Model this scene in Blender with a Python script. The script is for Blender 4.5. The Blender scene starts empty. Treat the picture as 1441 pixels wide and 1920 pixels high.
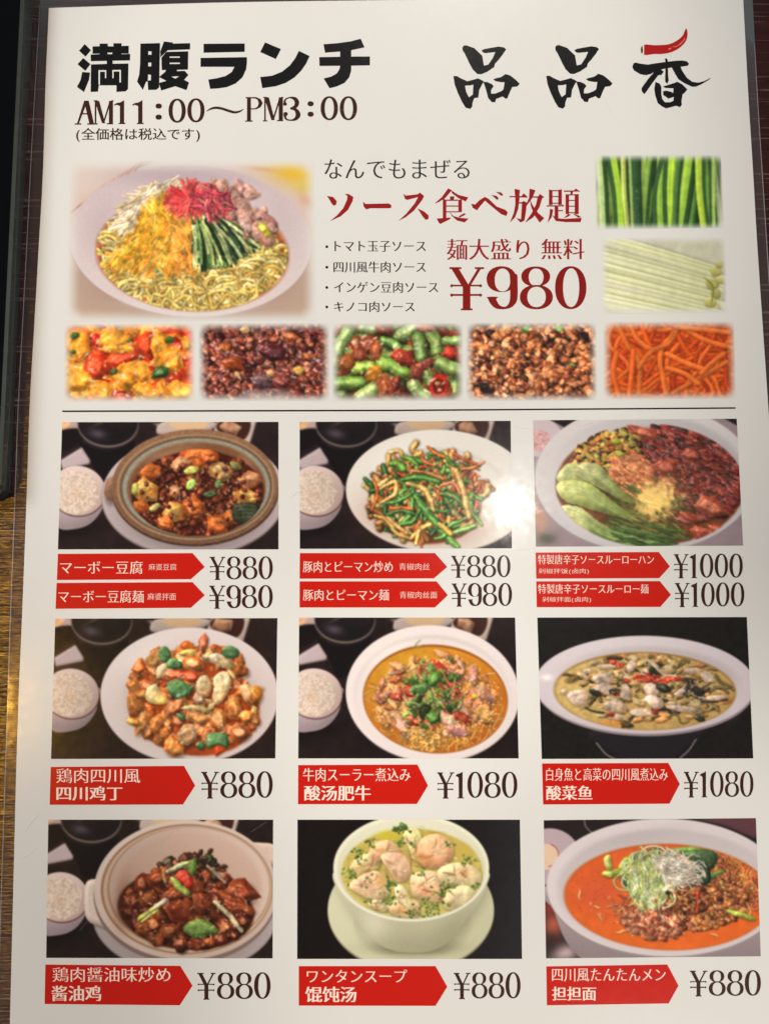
import bpy, bmesh, math, random
import numpy as np
from mathutils import Vector, Matrix

# ---------------------------------------------------------------------------
# Camera, world, lamps, exposure
# ---------------------------------------------------------------------------
scene = bpy.context.scene
col = scene.collection
U = 0.32            # metres: distance from the lens to the menu along the optical axis
ZP = 0.0010         # height of the printed sheet above the table
F, CX, CY = 1500., 720.5, 960.      # focal length and centre of the photograph, in its pixels

def rot3(a, b, c):
    ca, sa, cb, sb, cc, sc = math.cos(a), math.sin(a), math.cos(b), math.sin(b), math.cos(c), math.sin(c)
    return np.array([[1, 0, 0], [0, ca, -sa], [0, sa, ca]]) @ np.array([[cb, 0, sb], [0, 1, 0], [-sb, 0, cb]]) @ np.array([[cc, -sc, 0], [sc, cc, 0], [0, 0, 1]])
RM = rot3(*[math.radians(v) for v in (-5.4816, -1.1443, -0.1139)])
FL = np.array([1., -1., -1.])
EYE = FL * (-RM.T @ np.array([0, 0, 1.])) * U + np.array([0, 0, ZP])

def at(u, v, z=ZP):
    """the point of the horizontal plane at height z where photograph pixel (u, v) lies"""
    d = FL * (RM.T @ np.array([(u - CX) / F, (v - CY) / F, 1.]))
    t = (z - EYE[2]) / d[2]
    return EYE + d * t

def at_many(P, z=ZP):
    P = np.asarray(P, float)
    D = np.stack([(P[:, 0] - CX) / F, (P[:, 1] - CY) / F, np.ones(len(P))], 1) @ RM
    D = D * FL
    z = np.broadcast_to(np.asarray(z, float), (len(P),))
    t = (z - EYE[2]) / D[:, 2]
    return EYE + D * t[:, None]

cd = bpy.data.cameras.new('camera'); cam = bpy.data.objects.new('camera', cd); col.objects.link(cam)
M = Matrix.Identity(4)
for i, r in enumerate((RM[0] * FL, -RM[1] * FL, -RM[2] * FL)):
    for k in range(3): M[k][i] = float(r[k])
for k in range(3): M[k][3] = float(EYE[k])
cam.matrix_world = M
cd.sensor_fit = 'VERTICAL'; cd.sensor_height = 36.; cd.lens = 36. * F / 1920.
cd.clip_start = 0.01; cd.clip_end = 50.
scene.camera = cam

world = bpy.data.worlds.new('World'); scene.world = world; world.use_nodes = True
bg = world.node_tree.nodes['Background']
bg.inputs[0].default_value = (.92, .96, 1.0, 1); bg.inputs[1].default_value = 0.10

def lamp_over(u, v, H):
    """the ceiling spot at height H whose mirror image in the sheet is seen at photograph pixel (u, v)"""
    p = at(u, v); d = p - EYE; d[2] = -d[2]
    return p + d * (H / d[2])

def disk_lamp(name, pos, radius, power, colour, spread=math.pi):
    l = bpy.data.lights.new(name, 'AREA'); l.shape = 'DISK'; l.size = radius * 2; l.energy = power; l.color = colour; l.spread = spread
    o = bpy.data.objects.new(name, l); col.objects.link(o); o.location = [float(x) for x in pos]
    return o

WARM = (1.0, .935, .83)
sl = bpy.data.lights.new('ceiling_or_fill_spot', 'SPOT'); sl.energy = 11.5; sl.color = WARM; sl.shadow_soft_size = .034
sl.spot_size = 2 * math.atan(1060. / F * U / 1.9); sl.spot_blend = .15
lampA = bpy.data.objects.new('ceiling_or_fill_spot', sl); col.objects.link(lampA); lampA.location = [float(x) for x in lamp_over(957, 950, 1.9)]
lampA.rotation_euler = (Vector([float(x) for x in at(640, 420)]) - lampA.location).to_track_quat('-Z', 'Y').to_euler()
lampB = disk_lamp('ceiling_or_fill_spot', lamp_over(1226, 934, 1.9), .050, .55, (1.0, .60, .17))
lampC = disk_lamp('ceiling_or_fill_spot', lamp_over(-70, 1330, 1.9), .10, 11., (1.0, .50, .05))
def panel(pos, sx, sy, power, colour, aim=(0, 0, 0)):
    p = bpy.data.lights.new('fill_panel', 'AREA'); p.shape = 'RECTANGLE'; p.size, p.size_y = sx, sy; p.energy = power; p.color = colour
    o = bpy.data.objects.new('fill_panel', p); col.objects.link(o); o.location = pos
    o.rotation_euler = (Vector(aim) - Vector(pos)).to_track_quat('-Z', 'Y').to_euler()
panel((-1.75, .75, 1.35), .6, .8, 38., (.91, .97, 1.0))  # unseen side light, added as general fill
se = bpy.data.lights.new('ceiling_or_fill_spot', 'SPOT'); se.energy = 165.; se.color = WARM; se.shadow_soft_size = .04  # added unseen spot, carries most of the light on the upper sheet
se.spot_size = 2 * math.atan(740. / F * U / 2.9); se.spot_blend = .15
fill_lampE = bpy.data.objects.new('ceiling_or_fill_spot', se); col.objects.link(fill_lampE); fill_lampE.location = [float(x) for x in lamp_over(900, -330, 1.9)]
fill_lampE.rotation_euler = (Vector([float(x) for x in at(680, 400)]) - fill_lampE.location).to_track_quat('-Z', 'Y').to_euler()
sd = bpy.data.lights.new('ceiling_or_fill_spot', 'SPOT'); sd.energy = 150.; sd.color = (1.0, .93, .82); sd.shadow_soft_size = .04  # added unseen spot that brightens the lower right of the sheet
sd.spot_size = 2 * math.atan(580. / F * U / 1.9); sd.spot_blend = .5
fill_lampD = bpy.data.objects.new('ceiling_or_fill_spot', sd); col.objects.link(fill_lampD); fill_lampD.location = [float(x) for x in lamp_over(1350, 2350, 1.9)]
fill_lampD.rotation_euler = (Vector([float(x) for x in at(1200, 2060)]) - fill_lampD.location).to_track_quat('-Z', 'Y').to_euler()
panel((2.1, .25, 1.15), .9, .7, 11., (.72, .87, 1.0))  # added cool side light, draws a bright line on the tablet's edge

vs = scene.view_settings
vs.view_transform = 'Standard'; vs.look = 'None'; vs.exposure = 0.06; vs.gamma = 1.0; vs.use_curve_mapping = False
scene.cycles.max_bounces = 6
scene.cycles.sample_clamp_indirect = 4

# ---------------------------------------------------------------------------
# Materials
# ---------------------------------------------------------------------------
def lin(c):
    c = np.asarray(c, float) / 255.
    return np.where(c <= .04045, c / 12.92, ((c + .055) / 1.055) ** 2.4)

INK = 1.0        # paper that looks (217, 213, 201) has this reflectance factor

def N(nt, t, **kw):
    n = nt.nodes.new(t)
    for k, v in kw.items():
        if k in n.inputs.keys(): n.inputs[k].default_value = v
        else: setattr(n, k, v)
    return n

def film_normal(nt):
    """the faint waviness of a heat-sealed film"""
    L = nt.links
    geo = N(nt, 'ShaderNodeNewGeometry')
    n1 = N(nt, 'ShaderNodeTexNoise'); n1.inputs['Scale'].default_value = 330.; n1.inputs['Detail'].default_value = 3.
    n2 = N(nt, 'ShaderNodeTexNoise'); n2.inputs['Scale'].default_value = 26.; n2.inputs['Detail'].default_value = 1.
    acc = geo.outputs['Normal']
    for n, k in ((n1, .029), (n2, .014)):
        L.new(geo.outputs['Position'], n.inputs['Vector'])
        s = N(nt, 'ShaderNodeVectorMath', operation='SUBTRACT'); s.inputs[1].default_value = (.5, .5, .5)
        L.new(n.outputs['Color'], s.inputs[0])
        m = N(nt, 'ShaderNodeVectorMath', operation='MULTIPLY'); m.inputs[1].default_value = (k, k, 0)
        L.new(s.outputs[0], m.inputs[0])
        a = N(nt, 'ShaderNodeVectorMath', operation='ADD'); L.new(acc, a.inputs[0]); L.new(m.outputs[0], a.inputs[1]); acc = a.outputs[0]
    z = N(nt, 'ShaderNodeVectorMath', operation='NORMALIZE'); L.new(acc, z.inputs[0])
    return z.outputs[0]

def print_mat(name, rgb=None, mottled=0.):
    """ink or paper under the clear laminate"""
    m = bpy.data.materials.new(name); m.use_nodes = True; nt = m.node_tree; b = nt.nodes['Principled BSDF']; L = nt.links
    if rgb is None:
        a = N(nt, 'ShaderNodeAttribute', attribute_name='ink'); L.new(a.outputs['Color'], b.inputs['Base Color'])
    else:
        c = [float(x) for x in lin(rgb) * INK]
        if mottled:
            geo = N(nt, 'ShaderNodeNewGeometry'); n = N(nt, 'ShaderNodeTexNoise'); n.inputs['Scale'].default_value = 60.; n.inputs['Detail'].default_value = 4.
            L.new(geo.outputs['Position'], n.inputs['Vector'])
            mx = N(nt, 'ShaderNodeMix', data_type='RGBA'); L.new(n.outputs['Fac'], mx.inputs[0])
            mx.inputs[6].default_value = [x * (1 - mottled) for x in c] + [1]; mx.inputs[7].default_value = [x * (1 + mottled) for x in c] + [1]
            L.new(mx.outputs[2], b.inputs['Base Color'])
        else: b.inputs['Base Color'].default_value = c + [1]
    b.inputs['Roughness'].default_value = .2
    b.inputs['Specular IOR Level'].default_value = .20
    b.inputs['Coat Weight'].default_value = 1.; b.inputs['Coat Roughness'].default_value = .062; b.inputs['Coat IOR'].default_value = 1.5
    nn = film_normal(nt); L.new(nn, b.inputs['Coat Normal']); L.new(nn, b.inputs['Normal'])
    return m

PAPER_RGB = (221, 220, 217)
MATS = {}
def ink(rgb, mottled=0.):
    if rgb not in MATS: MATS[rgb] = print_mat('ink %02x%02x%02x' % rgb, rgb, mottled)
    return MATS[rgb]
PHOTO = print_mat('photo print')

def wood_mat():
    m = bpy.data.materials.new('dark stained wood'); m.use_nodes = True; nt = m.node_tree; b = nt.nodes['Principled BSDF']; L = nt.links
    geo = N(nt, 'ShaderNodeNewGeometry')
    def stretched(sx, sy, scale, detail, rough=.6):
        mp = N(nt, 'ShaderNodeMapping'); mp.inputs['Scale'].default_value = (sx, sy, 1); L.new(geo.outputs['Position'], mp.inputs['Vector'])
        n = N(nt, 'ShaderNodeTexNoise'); n.inputs['Scale'].default_value = scale; n.inputs['Detail'].default_value = detail; n.inputs['Roughness'].default_value = rough
        L.new(mp.outputs[0], n.inputs['Vector']); return n.outputs['Fac']
    fine = stretched(.025, 1, 1100, 3); mid = stretched(.02, 1, 320, 4); broad = stretched(.10, 1, 40, 3)
    r = N(nt, 'ShaderNodeValToRGB'); e = r.color_ramp.elements
    e[0].position, e[0].color = .3, (.010, .003, .003, 1); e[1].position, e[1].color = .72, (.052, .010, .009, 1)
    k = e.new(.5); k.color = (.028, .006, .0055, 1)
    mx = N(nt, 'ShaderNodeMix', data_type='FLOAT'); mx.inputs[0].default_value = .45; L.new(mid, mx.inputs[2]); L.new(broad, mx.inputs[3])
    L.new(mx.outputs[0], r.inputs[0])
    # pale scratch lines along the grain, their glints put into the colour
    pr = N(nt, 'ShaderNodeValToRGB'); pr.color_ramp.elements[0].position = .60; pr.color_ramp.elements[1].position = .68; L.new(stretched(.03, 1, 760, 2, .5), pr.inputs[0])
    mc = N(nt, 'ShaderNodeMix', data_type='RGBA'); mc.inputs[7].default_value = (.19, .11, .10, 1)
    sc = N(nt, 'ShaderNodeMath', operation='MULTIPLY'); sc.inputs[1].default_value = .6; L.new(pr.outputs[0], sc.inputs[0])
    L.new(sc.outputs[0], mc.inputs[0]); L.new(r.outputs[0], mc.inputs[6]); L.new(mc.outputs[2], b.inputs['Base Color'])
    bp = N(nt, 'ShaderNodeBump'); bp.inputs['Strength'].default_value = .42; bp.inputs['Distance'].default_value = .0006
    ad = N(nt, 'ShaderNodeMath', operation='ADD'); L.new(fine, ad.inputs[0]); L.new(mid, ad.inputs[1]); L.new(ad.outputs[0], bp.inputs['Height']); L.new(bp.outputs[0], b.inputs['Normal'])
    b.inputs['Roughness'].default_value = .2; b.inputs['Specular IOR Level'].default_value = .6
    return m

def plain_mat(name, rgb, rough=.4, spec=.5, coat=0., bump=0.):
    m = bpy.data.materials.new(name); m.use_nodes = True; nt = m.node_tree; b = nt.nodes['Principled BSDF']
    geo = N(nt, 'ShaderNodeNewGeometry'); n = N(nt, 'ShaderNodeTexNoise'); n.inputs['Scale'].default_value = 180.; n.inputs['Detail'].default_value = 5.
    nt.links.new(geo.outputs['Position'], n.inputs['Vector'])
    mx = N(nt, 'ShaderNodeMix', data_type='RGBA'); c = [float(x) for x in lin(rgb)]
    mx.inputs[6].default_value = [x * .75 for x in c] + [1]; mx.inputs[7].default_value = [x * 1.25 for x in c] + [1]
    nt.links.new(n.outputs['Fac'], mx.inputs[0]); nt.links.new(mx.outputs[2], b.inputs['Base Color'])
    b.inputs['Roughness'].default_value = rough; b.inputs['Specular IOR Level'].default_value = spec; b.inputs['Coat Weight'].default_value = coat; b.inputs['Coat Roughness'].default_value = .08
    if bump:
        bp = N(nt, 'ShaderNodeBump'); bp.inputs['Strength'].default_value = bump; bp.inputs['Distance'].default_value = .0005; nt.links.new(n.outputs['Fac'], bp.inputs['Height']); nt.links.new(bp.outputs[0], b.inputs['Normal'])
    return m

def clear_film_mat(name, haze, tint=(.93, .9, .88)):
    m = bpy.data.materials.new(name); m.use_nodes = True; nt = m.node_tree; L = nt.links
    nt.nodes.remove(nt.nodes['Principled BSDF']); out = nt.nodes['Material Output']
    tr = N(nt, 'ShaderNodeBsdfTransparent'); tr.inputs[0].default_value = tint + (1,)
    gl = N(nt, 'ShaderNodeBsdfGlossy'); gl.inputs['Roughness'].default_value = .10; L.new(film_normal(nt), gl.inputs['Normal'])
    df = N(nt, 'ShaderNodeBsdfDiffuse'); df.inputs[0].default_value = (.78, .70, .68, 1)
    fr = N(nt, 'ShaderNodeFresnel'); fr.inputs[0].default_value = 1.5
    m1 = N(nt, 'ShaderNodeMixShader'); m1.inputs[0].default_value = haze; L.new(tr.outputs[0], m1.inputs[1]); L.new(df.outputs[0], m1.inputs[2])
    m2 = N(nt, 'ShaderNodeMixShader'); L.new(fr.outputs[0], m2.inputs[0]); L.new(m1.outputs[0], m2.inputs[1]); L.new(gl.outputs[0], m2.inputs[2])
    L.new(m2.outputs[0], out.inputs[0])
    return m

# ---------------------------------------------------------------------------
# Small helpers
# ---------------------------------------------------------------------------
def obj(name, verts, faces, mat, parent=None, label=None, smooth=False):
    me = bpy.data.meshes.new(name); me.from_pydata([tuple(map(float, v)) for v in verts], [], [tuple(int(i) for i in f) for f in faces]); me.update()
    o = bpy.data.objects.new(name, me); col.objects.link(o); me.materials.append(mat)
    if smooth: me.polygons.foreach_set('use_smooth', [True] * len(me.polygons))
    if parent is not None: o.parent = parent
    if label: o['label'] = label
    return o

def from_bm(name, bm, mat, parent=None, label=None):
    me = bpy.data.meshes.new(name); bm.to_mesh(me); bm.free(); me.materials.append(mat)
    o = bpy.data.objects.new(name, me); col.objects.link(o)
    if parent is not None: o.parent = parent
    if label: o['label'] = label
    return o

def fill(loops):
    """triangulated 2D area of closed loops (even-odd): (verts Nx2, faces)"""
    c = bpy.data.curves.new('f', 'CURVE'); c.dimensions = '2D'; c.fill_mode = 'FRONT'
    for lp in loops:
        s = c.splines.new('POLY'); s.points.add(len(lp) - 1)
        for p, q in zip(s.points, lp): p.co = (q[0] * .01, q[1] * .01, 0, 1)
        s.use_cyclic_u = True
    o = bpy.data.objects.new('f', c); me = o.to_mesh()
    V = np.array([v.co[:2] for v in me.vertices]).reshape(-1, 2) * 100.; Fc = [tuple(p.vertices) for p in me.polygons]
    o.to_mesh_clear(); bpy.data.objects.remove(o); bpy.data.curves.remove(c)
    return V, Fc

class Sheet:
    """collects flat ink shapes in photograph pixels; every shape lies a hair above the one before"""
    def __init__(s, z): s.V, s.F, s.z = [], [], z; s.n = 0
    def add(s, V, Fc):
        s.V.append(at_many(V, s.z + 2e-6 * (s.n % 12))); b = sum(len(v) for v in s.V[:-1]); s.n += 1
        s.F += [tuple(i + b for i in f) for f in Fc]
    def loops(s, *lps): s.add(*fill(lps))
    def build(s, name, mat, parent, label=None):
        o = obj(name, np.vstack(s.V), s.F, mat, parent, label)
        return o

def spline(P, n=6, closed=True):
    return [tuple(q) for q in catmull(P, n, closed)]

def ring(cx, cy, rx, ry, n=44, e=2.15):
    out = []
    for i in range(n):
        a = 2 * math.pi * i / n; c, s_ = math.cos(a), math.sin(a)
        out.append((cx + rx * math.copysign(abs(c) ** (2 / e), c), cy + ry * math.copysign(abs(s_) ** (2 / e), s_)))
    return out

def brush(P, n=8):
    """outline of a stroke through (x, y, width) points"""
    Q = catmull(P, n) if len(P) > 2 else np.array(P, float)
    D = np.gradient(Q[:, :2], axis=0); D /= np.maximum(np.linalg.norm(D, axis=1), 1e-6)[:, None]
    Nn = np.stack([-D[:, 1], D[:, 0]], 1) * (Q[:, 2:3] / 2)
    return [tuple(p) for p in np.vstack([Q[:, :2] + Nn, (Q[:, :2] - Nn)[::-1]])]

def crop(loops, ox, oy, sc):
    return [[(x / sc + ox, y / sc + oy) for x, y in lp] for lp in loops]

# glyphs of the built-in font, as triangles, per character and weight
GL = {}
def glyph(ch, off):
    if (ch, off) not in GL:
        c = bpy.data.curves.new('g', 'FONT'); c.body = ch; c.size = 1.0; c.offset = off; c.fill_mode = 'FRONT'; c.resolution_u = 3
        o = bpy.data.objects.new('g', c); col.objects.link(o); bpy.context.view_layer.update()
        me = o.to_mesh(); V = np.array([v.co[:2] for v in me.vertices]).reshape(-1, 2); Fc = [tuple(p.vertices) for p in me.polygons]
        o.to_mesh_clear(); bpy.data.objects.remove(o); bpy.data.curves.remove(c)
        GL[ch, off] = (V, Fc)
    return GL[ch, off]

HALF = {'(': .42, ')': .42, '（': .5, '）': .5, '・': .55, ' ': .5}
def lettering(sh, text, x0, y0, x1, y1, off=-.014, smear=.04, quad=None):
    """a line of text fitted to the ink box x0..x1, y0..y1 (photograph pixels); smear thickens the uprights as in a Mincho face"""
    pen = 0.; parts = []
    for ch in text:
        adv = HALF.get(ch, 1.0)
        if ch != ' ':
            V, Fc = glyph('(' if ch == '（' else ')' if ch == '）' else ch, off)
            if len(V):
                V = V.copy()
                if ch in '()（）・': V[:, 0] += adv / 2 - (V[:, 0].min() + V[:, 0].max()) / 2
                V[:, 0] += pen; parts.append((V, Fc))
        pen += adv
    A = np.vstack([p[0] for p in parts]); lo, hi = A.min(0), A.max(0)
    for d in ((0,) if smear == 0 else (-smear / 2, 0, smear / 2) if smear > .05 else (-smear / 2, smear / 2)):
        V = np.vstack([p[0] for p in parts]); b = 0; Fs = []
        for p in parts: Fs += [tuple(i + b for i in f) for f in p[1]]; b += len(p[0])
        X = x0 + (V[:, 0] + d - lo[0] + smear / 2) / (hi[0] - lo[0] + smear) * (x1 - x0)
        Y = y1 - (V[:, 1] - lo[1]) / (hi[1] - lo[1]) * (y1 - y0)
        if quad is not None: Y = Y + quad * (X - x0)
        sh.add(np.stack([X, Y], 1), Fs)
# ---------------------------------------------------------------------------
# The printed food pictures: a small numpy painter that lays down the inks of each
# printed photograph (they are colours of the print, stored per vertex on the picture's sheet)
# ---------------------------------------------------------------------------
NZ = {}
def noise_field(scale):
    if scale not in NZ:
        rs = np.random.RandomState(int(scale * 17) + 5)
        N = 1024
        out = np.zeros((N, N)); amp = 1.0; s = float(scale); tot = 0
        for _ in range(4):
            n = max(2, int(N / s) + 2)
            g = rs.rand(n + 1, n + 1)
            c = np.linspace(0, n - 1.001, N); i = c.astype(int); f = c - i; f = f * f * (3 - 2 * f)
            a = g[i][:, i] * (1 - f)[None] + g[i][:, i + 1] * f[None]
            b = g[i + 1][:, i] * (1 - f)[None] + g[i + 1][:, i + 1] * f[None]
            out += amp * (a * (1 - f)[:, None] + b * f[:, None]); tot += amp
            amp *= .55; s = max(1.3, s / 2)
        NZ[scale] = out / tot * 2 - 1
    return NZ[scale]

def box1(a, r, ax):
    if r < 1: return a
    pad = [(0, 0)] * a.ndim; pad[ax] = (r + 1, r)
    c = np.cumsum(np.pad(a, pad, mode='edge'), axis=ax)
    n = a.shape[ax]
    hi = np.take(c, np.arange(2 * r + 1, 2 * r + 1 + n), axis=ax); lo = np.take(c, np.arange(0, n), axis=ax)
    return (hi - lo) / (2 * r + 1)

def blur(a, r):
    r = int(round(r))
    for _ in range(2):
        a = box1(box1(a, r, 0), r, 1)
    return a

def catmull(P, n=8, closed=False):
    P = np.asarray(P, float)
    Q = np.vstack([P[-1:], P, P[:2]]) if closed else np.vstack([2 * P[0] - P[1], P, 2 * P[-1] - P[-2]])
    t = np.linspace(0, 1, n, endpoint=False)[:, None]; out = []
    for i in range(len(Q) - 3):
        a, b, c, d = Q[i:i + 4]
        out.append(.5 * (2 * b + (c - a) * t + (2 * a - 5 * b + 4 * c - d) * t ** 2 + (3 * b - a - 3 * c + d) * t ** 3))
    if not closed: out.append(P[-1:])
    return np.vstack(out)

LV = np.array([-.38, -.55, .74]); LV /= np.linalg.norm(LV)
HV = LV + np.array([0, .25, 1.]); HV /= np.linalg.norm(HV)
A3 = lambda c: np.array(c, float) / 255.

class Pic:
    def __init__(s, quad, org, sc, base, seed=1, R=1.7):
        q = np.array(quad, float); s.quad = q
        s.x0, s.y0 = q.min(0) - 1; x1, y1 = q.max(0) + 1
        s.R, s.org, s.sc, s.k = R, org, sc, R / sc
        s.W, s.H = int((x1 - s.x0) * R) + 2, int((y1 - s.y0) * R) + 2
        s.img = np.ones((s.H, s.W, 3)) * A3(base); s.part = np.zeros((s.H, s.W), np.uint8)
        s.cur = 0; s.rs = np.random.RandomState(seed); s.clip = None
        s.YY, s.XX = np.mgrid[0:s.H, 0:s.W].astype(float)
    def T(s, x, y):
        return ((x / s.sc + s.org[0]) - s.x0) * s.R, ((y / s.sc + s.org[1]) - s.y0) * s.R
    def box(s, cx, cy, r, r2=None):
        r2 = r if r2 is None else r2
        a, b, c, d = max(0, int(cx - r)), min(s.W, int(cx + r) + 2), max(0, int(cy - r2)), min(s.H, int(cy + r2) + 2)
        return (a, b, c, d) if a < b and c < d else None
    def nz(s, shape, scale):
        f = noise_field(scale); h, w = shape
        i, j = s.rs.randint(0, 1024 - min(h, 1000)), s.rs.randint(0, 1024 - min(w, 1000))
        return f[i:i + h, j:j + w] if h <= 1000 and w <= 1000 else np.tile(f, (2, 2))[:h, :w]
    def lay(s, bb, alpha, col, mark=True):
        a, b, c, d = bb
        if s.clip is not None: alpha = alpha * s.clip[c:d, a:b]
        al = np.clip(alpha, 0, 1)[..., None]
        s.img[c:d, a:b] = s.img[c:d, a:b] * (1 - al) + np.clip(col, 0, 1.2) * al
        if mark: s.part[c:d, a:b][al[..., 0] > .5] = s.cur
    def soft(s, x, y, rx, ry, ang, col, alpha=.5, p=1.5):
        cx, cy = s.T(x, y); rx *= s.k; ry *= s.k; m = max(rx, ry) * 1.6; bb = s.box(cx, cy, m)
        if not bb: return
        a, b, c, d = bb; X, Y = s.XX[c:d, a:b] - cx, s.YY[c:d, a:b] - cy
        ca, sa = math.cos(ang), math.sin(ang)
        r2 = ((X * ca + Y * sa) / rx) ** 2 + ((-X * sa + Y * ca) / ry) ** 2
        s.lay(bb, alpha * np.exp(-p * r2), np.ones(X.shape + (3,)) * A3(col), False)
    def ell(s, x, y, rx, ry, ang, col, edge=1.3, grad=None, gd=(0, 1), alpha=1., tex=0., ts=6):
        """flat ellipse; grad: second colour reached along gd; returns nothing"""
        cx, cy = s.T(x, y); rx *= s.k; ry *= s.k; bb = s.box(cx, cy, max(rx, ry) + 3)
        if not bb: return
        a, b, c, d = bb; X, Y = s.XX[c:d, a:b] - cx, s.YY[c:d, a:b] - cy
        ca, sa = math.cos(ang), math.sin(ang)
        u, v = (X * ca + Y * sa) / rx, (-X * sa + Y * ca) / ry
        r = np.sqrt(u * u + v * v)
        al = np.clip((1 - r) * min(rx, ry) / edge + .5, 0, 1) * alpha
        C = np.ones(X.shape + (3,)) * A3(col)
        if grad is not None:
            t = np.clip(.5 + .5 * (X / rx * gd[0] + Y / ry * gd[1]), 0, 1)[..., None]
            C = C * (1 - t) + A3(grad) * t
        if tex: C = C * (1 + tex * s.nz(X.shape, ts))[..., None]
        s.lay(bb, al, C)
    def shade(s, nx, ny, col, spec, amb=.5, pw=18, gloss=(255, 244, 225)):
        n = np.sqrt(nx * nx + ny * ny + 1); z = 1 / n; nx, ny = nx / n, ny / n
        dif = np.clip(nx * LV[0] + ny * LV[1] + z * LV[2], 0, 1)
        sp = np.clip(nx * HV[0] + ny * HV[1] + z * HV[2], 0, 1) ** pw
        return col * (amb + (1.13 - amb) * dif)[..., None] + .72 * spec * sp[..., None] * A3(gloss)
    def chunk(s, x, y, rx, ry, ang, col, p=2.2, dome=1., bump=.5, bs=0, spec=.35, sh=.42, wob=.18, tex=.05, col2=None, amb=.48, pw=26, sho=(.12, .22), fac=None):
        """one piece of food: a cut, many-sided lump (fac) or a smooth round one"""
        cx, cy = s.T(x, y); rx *= s.k; ry *= s.k; m = max(rx, ry) * 1.35 + 3; bb = s.box(cx, cy, m)
        if not bb: return
        if fac is None: fac = p >= 2.2
        R_ = min(rx, ry); bs = 6 if R_ < 7 else 12 if R_ < 18 else 24
        a, b, c, d = bb; X, Y = s.XX[c:d, a:b] - cx, s.YY[c:d, a:b] - cy
        ca, sa = math.cos(ang), math.sin(ang)
        n = s.nz(X.shape, bs)
        if sh:
            X2, Y2 = X - sho[0] * rx, Y - sho[1] * ry
            r2 = ((X2 * ca + Y2 * sa) / rx) ** 2 + ((-X2 * sa + Y2 * ca) / ry) ** 2
            s.lay(bb, sh * np.clip(1.45 - r2, 0, 1) ** 1.2, np.zeros(X.shape + (3,)) + A3((30, 12, 6)), False)
        u, v = (X * ca + Y * sa) / rx, (-X * sa + Y * ca) / ry
        w_ = wob * n
        if fac:
            K = s.rs.randint(5, 8); t0 = s.rs.rand() * 6.28; D = None
            for k in range(K):
                th = t0 + 6.283 * (k + .5 * s.rs.rand()) / K; off = .78 + .24 * s.rs.rand()
                q = off - (u * math.cos(th) + v * math.sin(th)); q = q * (.9 + .9 * s.rs.rand()) if k % 2 else q * 1.3
                D = q if D is None else np.minimum(D, q)
            D = D - .45 * w_
            top = .34 + .16 * s.rs.rand() + (u * s.rs.randn() + v * s.rs.randn()) * .16
            al = np.clip(D * R_ / 1.2 + .5, 0, 1)
            H = np.minimum(np.clip(D, 0, 9), np.maximum(top, .05)) * R_ * 1.05 * dome
            H = blur(H, max(1, R_ * .13)) + n * bump * (1.2 if R_ < 18 else 2.4)
        else:
            r = (np.abs(u) ** p + np.abs(v) ** p) ** (1 / p) + w_
            al = np.clip((1 - r) * R_ / 1.3 + .5, 0, 1)
            H = np.sqrt(np.clip(1 - np.clip(r, 0, 1) ** 2.4, 0, 1)) * dome * R_ * .8 + n * bump * 1.25
        gy, gx = np.gradient(H) if min(H.shape) > 1 else (0 * H, 0 * H)
        C = np.ones(X.shape + (3,)) * A3(col)
        if col2 is not None:
            t = np.clip(.5 + 1.1 * s.nz(X.shape, 12 if R_ < 14 else 24), 0, 1)[..., None]
            C = C * (1 - t) + A3(col2) * t
        C = C * (1 + tex * s.nz(X.shape, 6))[..., None]
        s.lay(bb, al, s.shade(-np.clip(gx, -2, 2), -np.clip(gy, -2, 2), C, spec, amb, pw))
    def strand(s, pts, w, col, spec=.2, sh=.32, amb=.5, taper=0., tex=.08, col2=None, n=6, flat=1.):
        P = catmull(pts, n) if len(pts) > 2 else np.array(pts, float)
        Q = np.array([s.T(*q) for q in P]); w = w * s.k * .5
        lo, hi = Q.min(0) - w * 1.8 - 2, Q.max(0) + w * 1.8 + 3
        a, b, c, d = max(0, int(lo[0])), min(s.W, int(hi[0])), max(0, int(lo[1])), min(s.H, int(hi[1]))
        if a >= b or c >= d: return
        X, Y = s.XX[c:d, a:b], s.YY[c:d, a:b]
        D = np.full(X.shape, 1e9); NX = np.zeros(X.shape); NY = np.zeros(X.shape); TT = np.zeros(X.shape)
        m = len(Q) - 1
        for i in range(m):
            p0, e = Q[i], Q[i + 1] - Q[i]; L2 = max(e @ e, 1e-9)
            t = np.clip(((X - p0[0]) * e[0] + (Y - p0[1]) * e[1]) / L2, 0, 1)
            dx, dy = X - p0[0] - t * e[0], Y - p0[1] - t * e[1]; dd = np.sqrt(dx * dx + dy * dy)
            k = dd < D
            D[k] = dd[k]; NX[k] = dx[k]; NY[k] = dy[k]; TT[k] = ((i + t) / m)[k]
        ww = w * (1 - taper * np.abs(2 * TT - 1) ** 2)
        bb = (a, b, c, d)
        if sh: s.lay(bb, sh * np.clip(1.7 - D / ww, 0, 1), np.zeros(X.shape + (3,)) + A3((25, 12, 5)), False)
        q = np.clip(D / ww, 0, 1)
        al = np.clip((ww - D) / 1.1 + .5, 0, 1)
        sl = np.where(D > 1e-6, q / np.maximum(np.sqrt(1.05 - q * q), .25) / np.maximum(D, 1e-6), 0) * flat
        C = np.ones(X.shape + (3,)) * A3(col)
        if col2 is not None: C = C * (1 - TT[..., None]) + A3(col2) * TT[..., None]
        C = C * (1 + tex * s.nz(X.shape, 6))[..., None]
        s.lay(bb, al, s.shade(NX * sl, NY * sl, C, spec, amb))
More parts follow.
